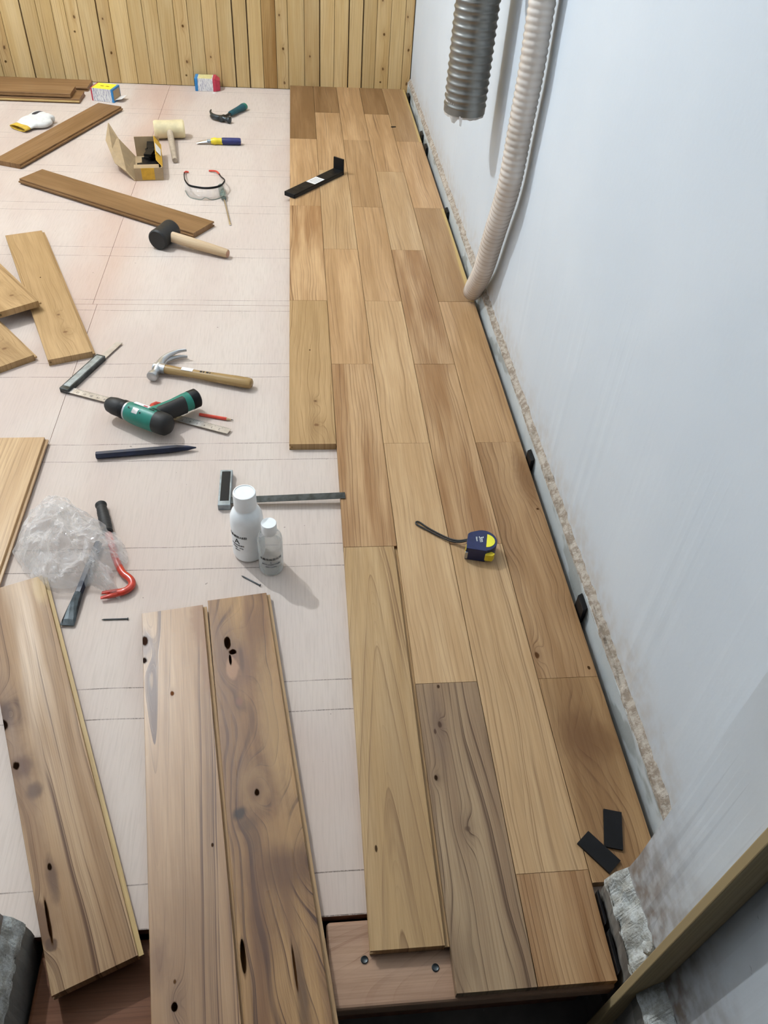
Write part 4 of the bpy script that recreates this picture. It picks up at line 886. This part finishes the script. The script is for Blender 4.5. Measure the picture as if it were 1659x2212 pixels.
t = thing('work_glove', 'white cotton work glove with yellow cuff and black soiled fingers', 'glove', (-1.105, 2.845, 0), R(55))
def blob(name, mat, par, c, r, sq=1.0, seg=24):
    mb = MB(); prof = []
    for i in range(13):
        a = -math.pi / 2 + math.pi * i / 12; prof.append((max(1e-6, math.cos(a) ** sq), math.sin(a)))
    mb.lathe(prof, seg, 0, T(*c) @ Matrix.Diagonal((r[0], r[1], r[2], 1)), caps=False); return mb
mb = blob('', None, None, (0.035, 0.0, 0.018), (0.075, 0.056, 0.017), 0.6)
mb.tube([(-0.036, 0, 0.0120), (-0.025, 0, 0.0132), (0.0, 0, 0.016)], [(0.044, 0.0095), (0.047, 0.0115), (0.050, 0.014)], 24)
for k in range(4):
    y = -0.036 + k * 0.024
    c = spline([(0.05, y, 0.022), (0.085, y * 1.05, 0.026), (0.108 - abs(k - 1.5) * 0.006, y * 1.05, 0.020), (0.092, y, 0.012)], 5)
    mb.tube(c, [0.0125] * (len(c) - 2) + [0.0115, 0.008], 12)
c = spline([(0.0, -0.040, 0.018), (0.03, -0.062, 0.016), (0.06, -0.056, 0.016), (0.075, -0.048, 0.015)], 5); mb.tube(c, [0.0125] * (len(c) - 1) + [0.008], 12)
gl = mb.build('glove_body', M_COTTON, t)
sd = gl.modifiers.new('remesh', 'REMESH'); sd.mode = 'VOXEL'; sd.voxel_size = 0.0035; sd.use_smooth_shade = True
sm_ = gl.modifiers.new('smooth', 'SMOOTH'); sm_.iterations = 4; sm_.factor = 0.5
mb = MB().tube([(-0.058, 0, 0.0115), (-0.030, 0, 0.0125)], [(0.0475, 0.0105), (0.0475, 0.0112)], 28, caps=False); cf = mb.build('cuff', M_CUFF, t); sd = cf.modifiers.new('solid', 'SOLIDIFY'); sd.thickness = 0.003
blob('', None, None, (0.078, 0.024, 0.0275), (0.034, 0.026, 0.0105)).build('soiled_patch', M_SOOT, t)

# ------------------------------------------------------------------ duct and hose by the right wall
def corrugated(name, path, r, amp, pitch, mat, parent, seg, per=6, sharp=1.0):
    P = [Vector(p) for p in path]; d = [0.0]
    for a, b in zip(P, P[1:]): d.append(d[-1] + (b - a).length)
    n = int(d[-1] / pitch * per); pts = []; rad = []; j = 0
    for i in range(n + 1):
        s = d[-1] * i / n
        while j < len(d) - 2 and d[j + 1] < s: j += 1
        f = (s - d[j]) / max(1e-9, d[j + 1] - d[j]); pts.append(P[j].lerp(P[j + 1], f))
        c = 0.5 + 0.5 * math.cos(2 * math.pi * s / pitch); rad.append(r - amp + 2 * amp * c ** sharp if s > 0.018 else r)
    return MB().tube(pts, rad, seg, up=(0, 1, 0.001), caps=False).build(name, mat, parent, fix=False)
t = thing('duct', 'grey ribbed flexible duct hanging beside the wall with a torn lower end', 'duct', (0.506, 1.555, 0.515))
corrugated('duct_hose', [(0, 0, 0.0), (0.001, -0.003, 0.3), (0.0, -0.004, 0.9), (0, 0, 2.583)], 0.0585, 0.0017, 0.0195, M_DUCT, t, 44, 10, 2.0)
mb = MB(); n = 40; vs = []
for i in range(n):
    a = 2 * math.pi * i / n; dz = -0.006 - 0.006 * abs(mnoise.noise(Vector((math.cos(a) * 3, math.sin(a) * 3, 1)))) - (0.012 if 24 < i < 27 else 0)
    for r_, z in ((0.0565, 0.10), (0.0570, 0.0), (0.0562, dz)): vs.append((r_ * math.cos(a), r_ * math.sin(a), z))
for i in range(n):
    k = (i + 1) % n
    for j in (0, 1): mb.add([vs[3 * i + j], vs[3 * i + j + 1], vs[3 * k + j + 1], vs[3 * k + j]], [(0, 1, 2, 3)], 0, True)
mb.build('torn_lining', M_DUCTIN, t)
MB().prism([(-0.005, 0), (0.005, 0), (0.0035, -0.026), (-0.002, -0.024)], -0.0008, 0.0008, 0, T(-0.018, -0.0545, 0.002) @ RX(R(90))).build('hanging_strip', M_LABEL, t)
corrugated('unseen_shadow_duct', [(-0.075, -0.125, 0.435), (-0.075, -0.125, 2.583)], 0.0555, 0.0026, 0.0195, M_DUCT, t, 32, 6)  # duct out of view, added to cast the second shadow on the wall
t = thing('hose', 'translucent cream ribbed hose hanging down to the gap by the wall', 'hose', (0.566, 1.385, 0.048))
pth = spline([(0.5665, 1.385, 0.048), (0.5655, 1.350, 0.088), (0.5625, 1.275, 0.180), (0.5620, 1.213, 0.318), (0.5620, 1.149, 0.468), (0.5620, 1.135, 0.614), (0.5620, 1.124, 0.745), (0.5620, 1.130, 0.870), (0.5620, 1.13, 1.2), (0.5620, 1.13, 2.0), (0.5620, 1.13, 3.098)], 16)
pth = [p - Vector((0.566, 1.385, 0.048)) for p in pth]
corrugated('ribbed_tube', pth, 0.0292, 0.0011, 0.0150, M_HOSE, t, 28, 8, 0.7)
mb = MB().tube(pth[:6], [0.0285, 0.0282, 0.028, 0.028, 0.0275, 0.027], 28, up=(0, 1, 0.001), caps=False)
mb.build('inner_wall', M_HOSE, t)
d0 = (pth[1] - pth[0]).normalized()
MB().tube([pth[0] - d0 * 0.002, pth[0] + d0 * 0.002], 0.0303, 28, up=(0, 1, 0.001), caps=False).build('cut_rim', plain('hose_rim', '#a98f7a', 0.4), t)

# ------------------------------------------------------------------ crumbs
def crumb(label, loc, r, mat, seed, group='bits of broken plaster'):
    mb = MB(); prof = [(max(1e-6, math.cos(-math.pi / 2 + math.pi * i / 8)), math.sin(-math.pi / 2 + math.pi * i / 8)) for i in range(9)]
    mb.lathe(prof, 12, caps=False)
    mb.v = [tuple(Vector(v) * r * (1 + 0.45 * mnoise.noise(Vector(v) * 1.6 + Vector((seed, 0, 0))))) for v in mb.v]
    o = mb.build('plaster_crumb', mat); o.location = loc; return tag(o, label, 'rubble', group)
crumb('rounded grey lump of plaster lying at the foot of the jamb beside the batten', (0.4800, -0.491, 0.110), 0.0085, M_RUBW, 3.0)
o = MB().prism([(-0.012, -0.003), (-0.002, -0.005), (0.012, 0.001), (0.004, 0.005), (-0.006, 0.003)], 0.0, 0.003).build('plastic_chip', M_BLACKP, bevel=0.0005)
o.location = (0.466, 2.930, TH + 0.0008); tag(o, 'small black chip lying on the laid planks', 'chip')

# ------------------------------------------------------------------ the room's ceiling lamp (out of view)
t = thing('ceiling_lamp_offscreen', 'bare bulb hanging from the ceiling on a cord, out of view', 'lamp', BULB_POS)
ge = G('lit_bulb'); em = ge.n('ShaderNodeEmission'); em.inputs[0].default_value = (0.88, 0.95, 1.0, 1); em.inputs[1].default_value = BULB_STRENGTH
ge.t.links.new(em.outputs[0], ge.out.inputs[0])
MB().lathe([(0.001, -0.026), (0.012, -0.024), (0.021, -0.014), (0.025, 0.0), (0.023, 0.014), (0.017, 0.030), (0.015, 0.058)], 24).build('bulb_offscreen', ge.mat, t)
MB().lathe([(0.018, 0.058), (0.020, 0.062), (0.020, 0.10), (0.006, 0.11)], 20).build('socket', M_WHITEP, t)
MB().tube([(0, 0, 0.10), (0, 0, 3.1 - BULB_POS[2])], 0.004, 8).build('cord', M_WHITEP, t)
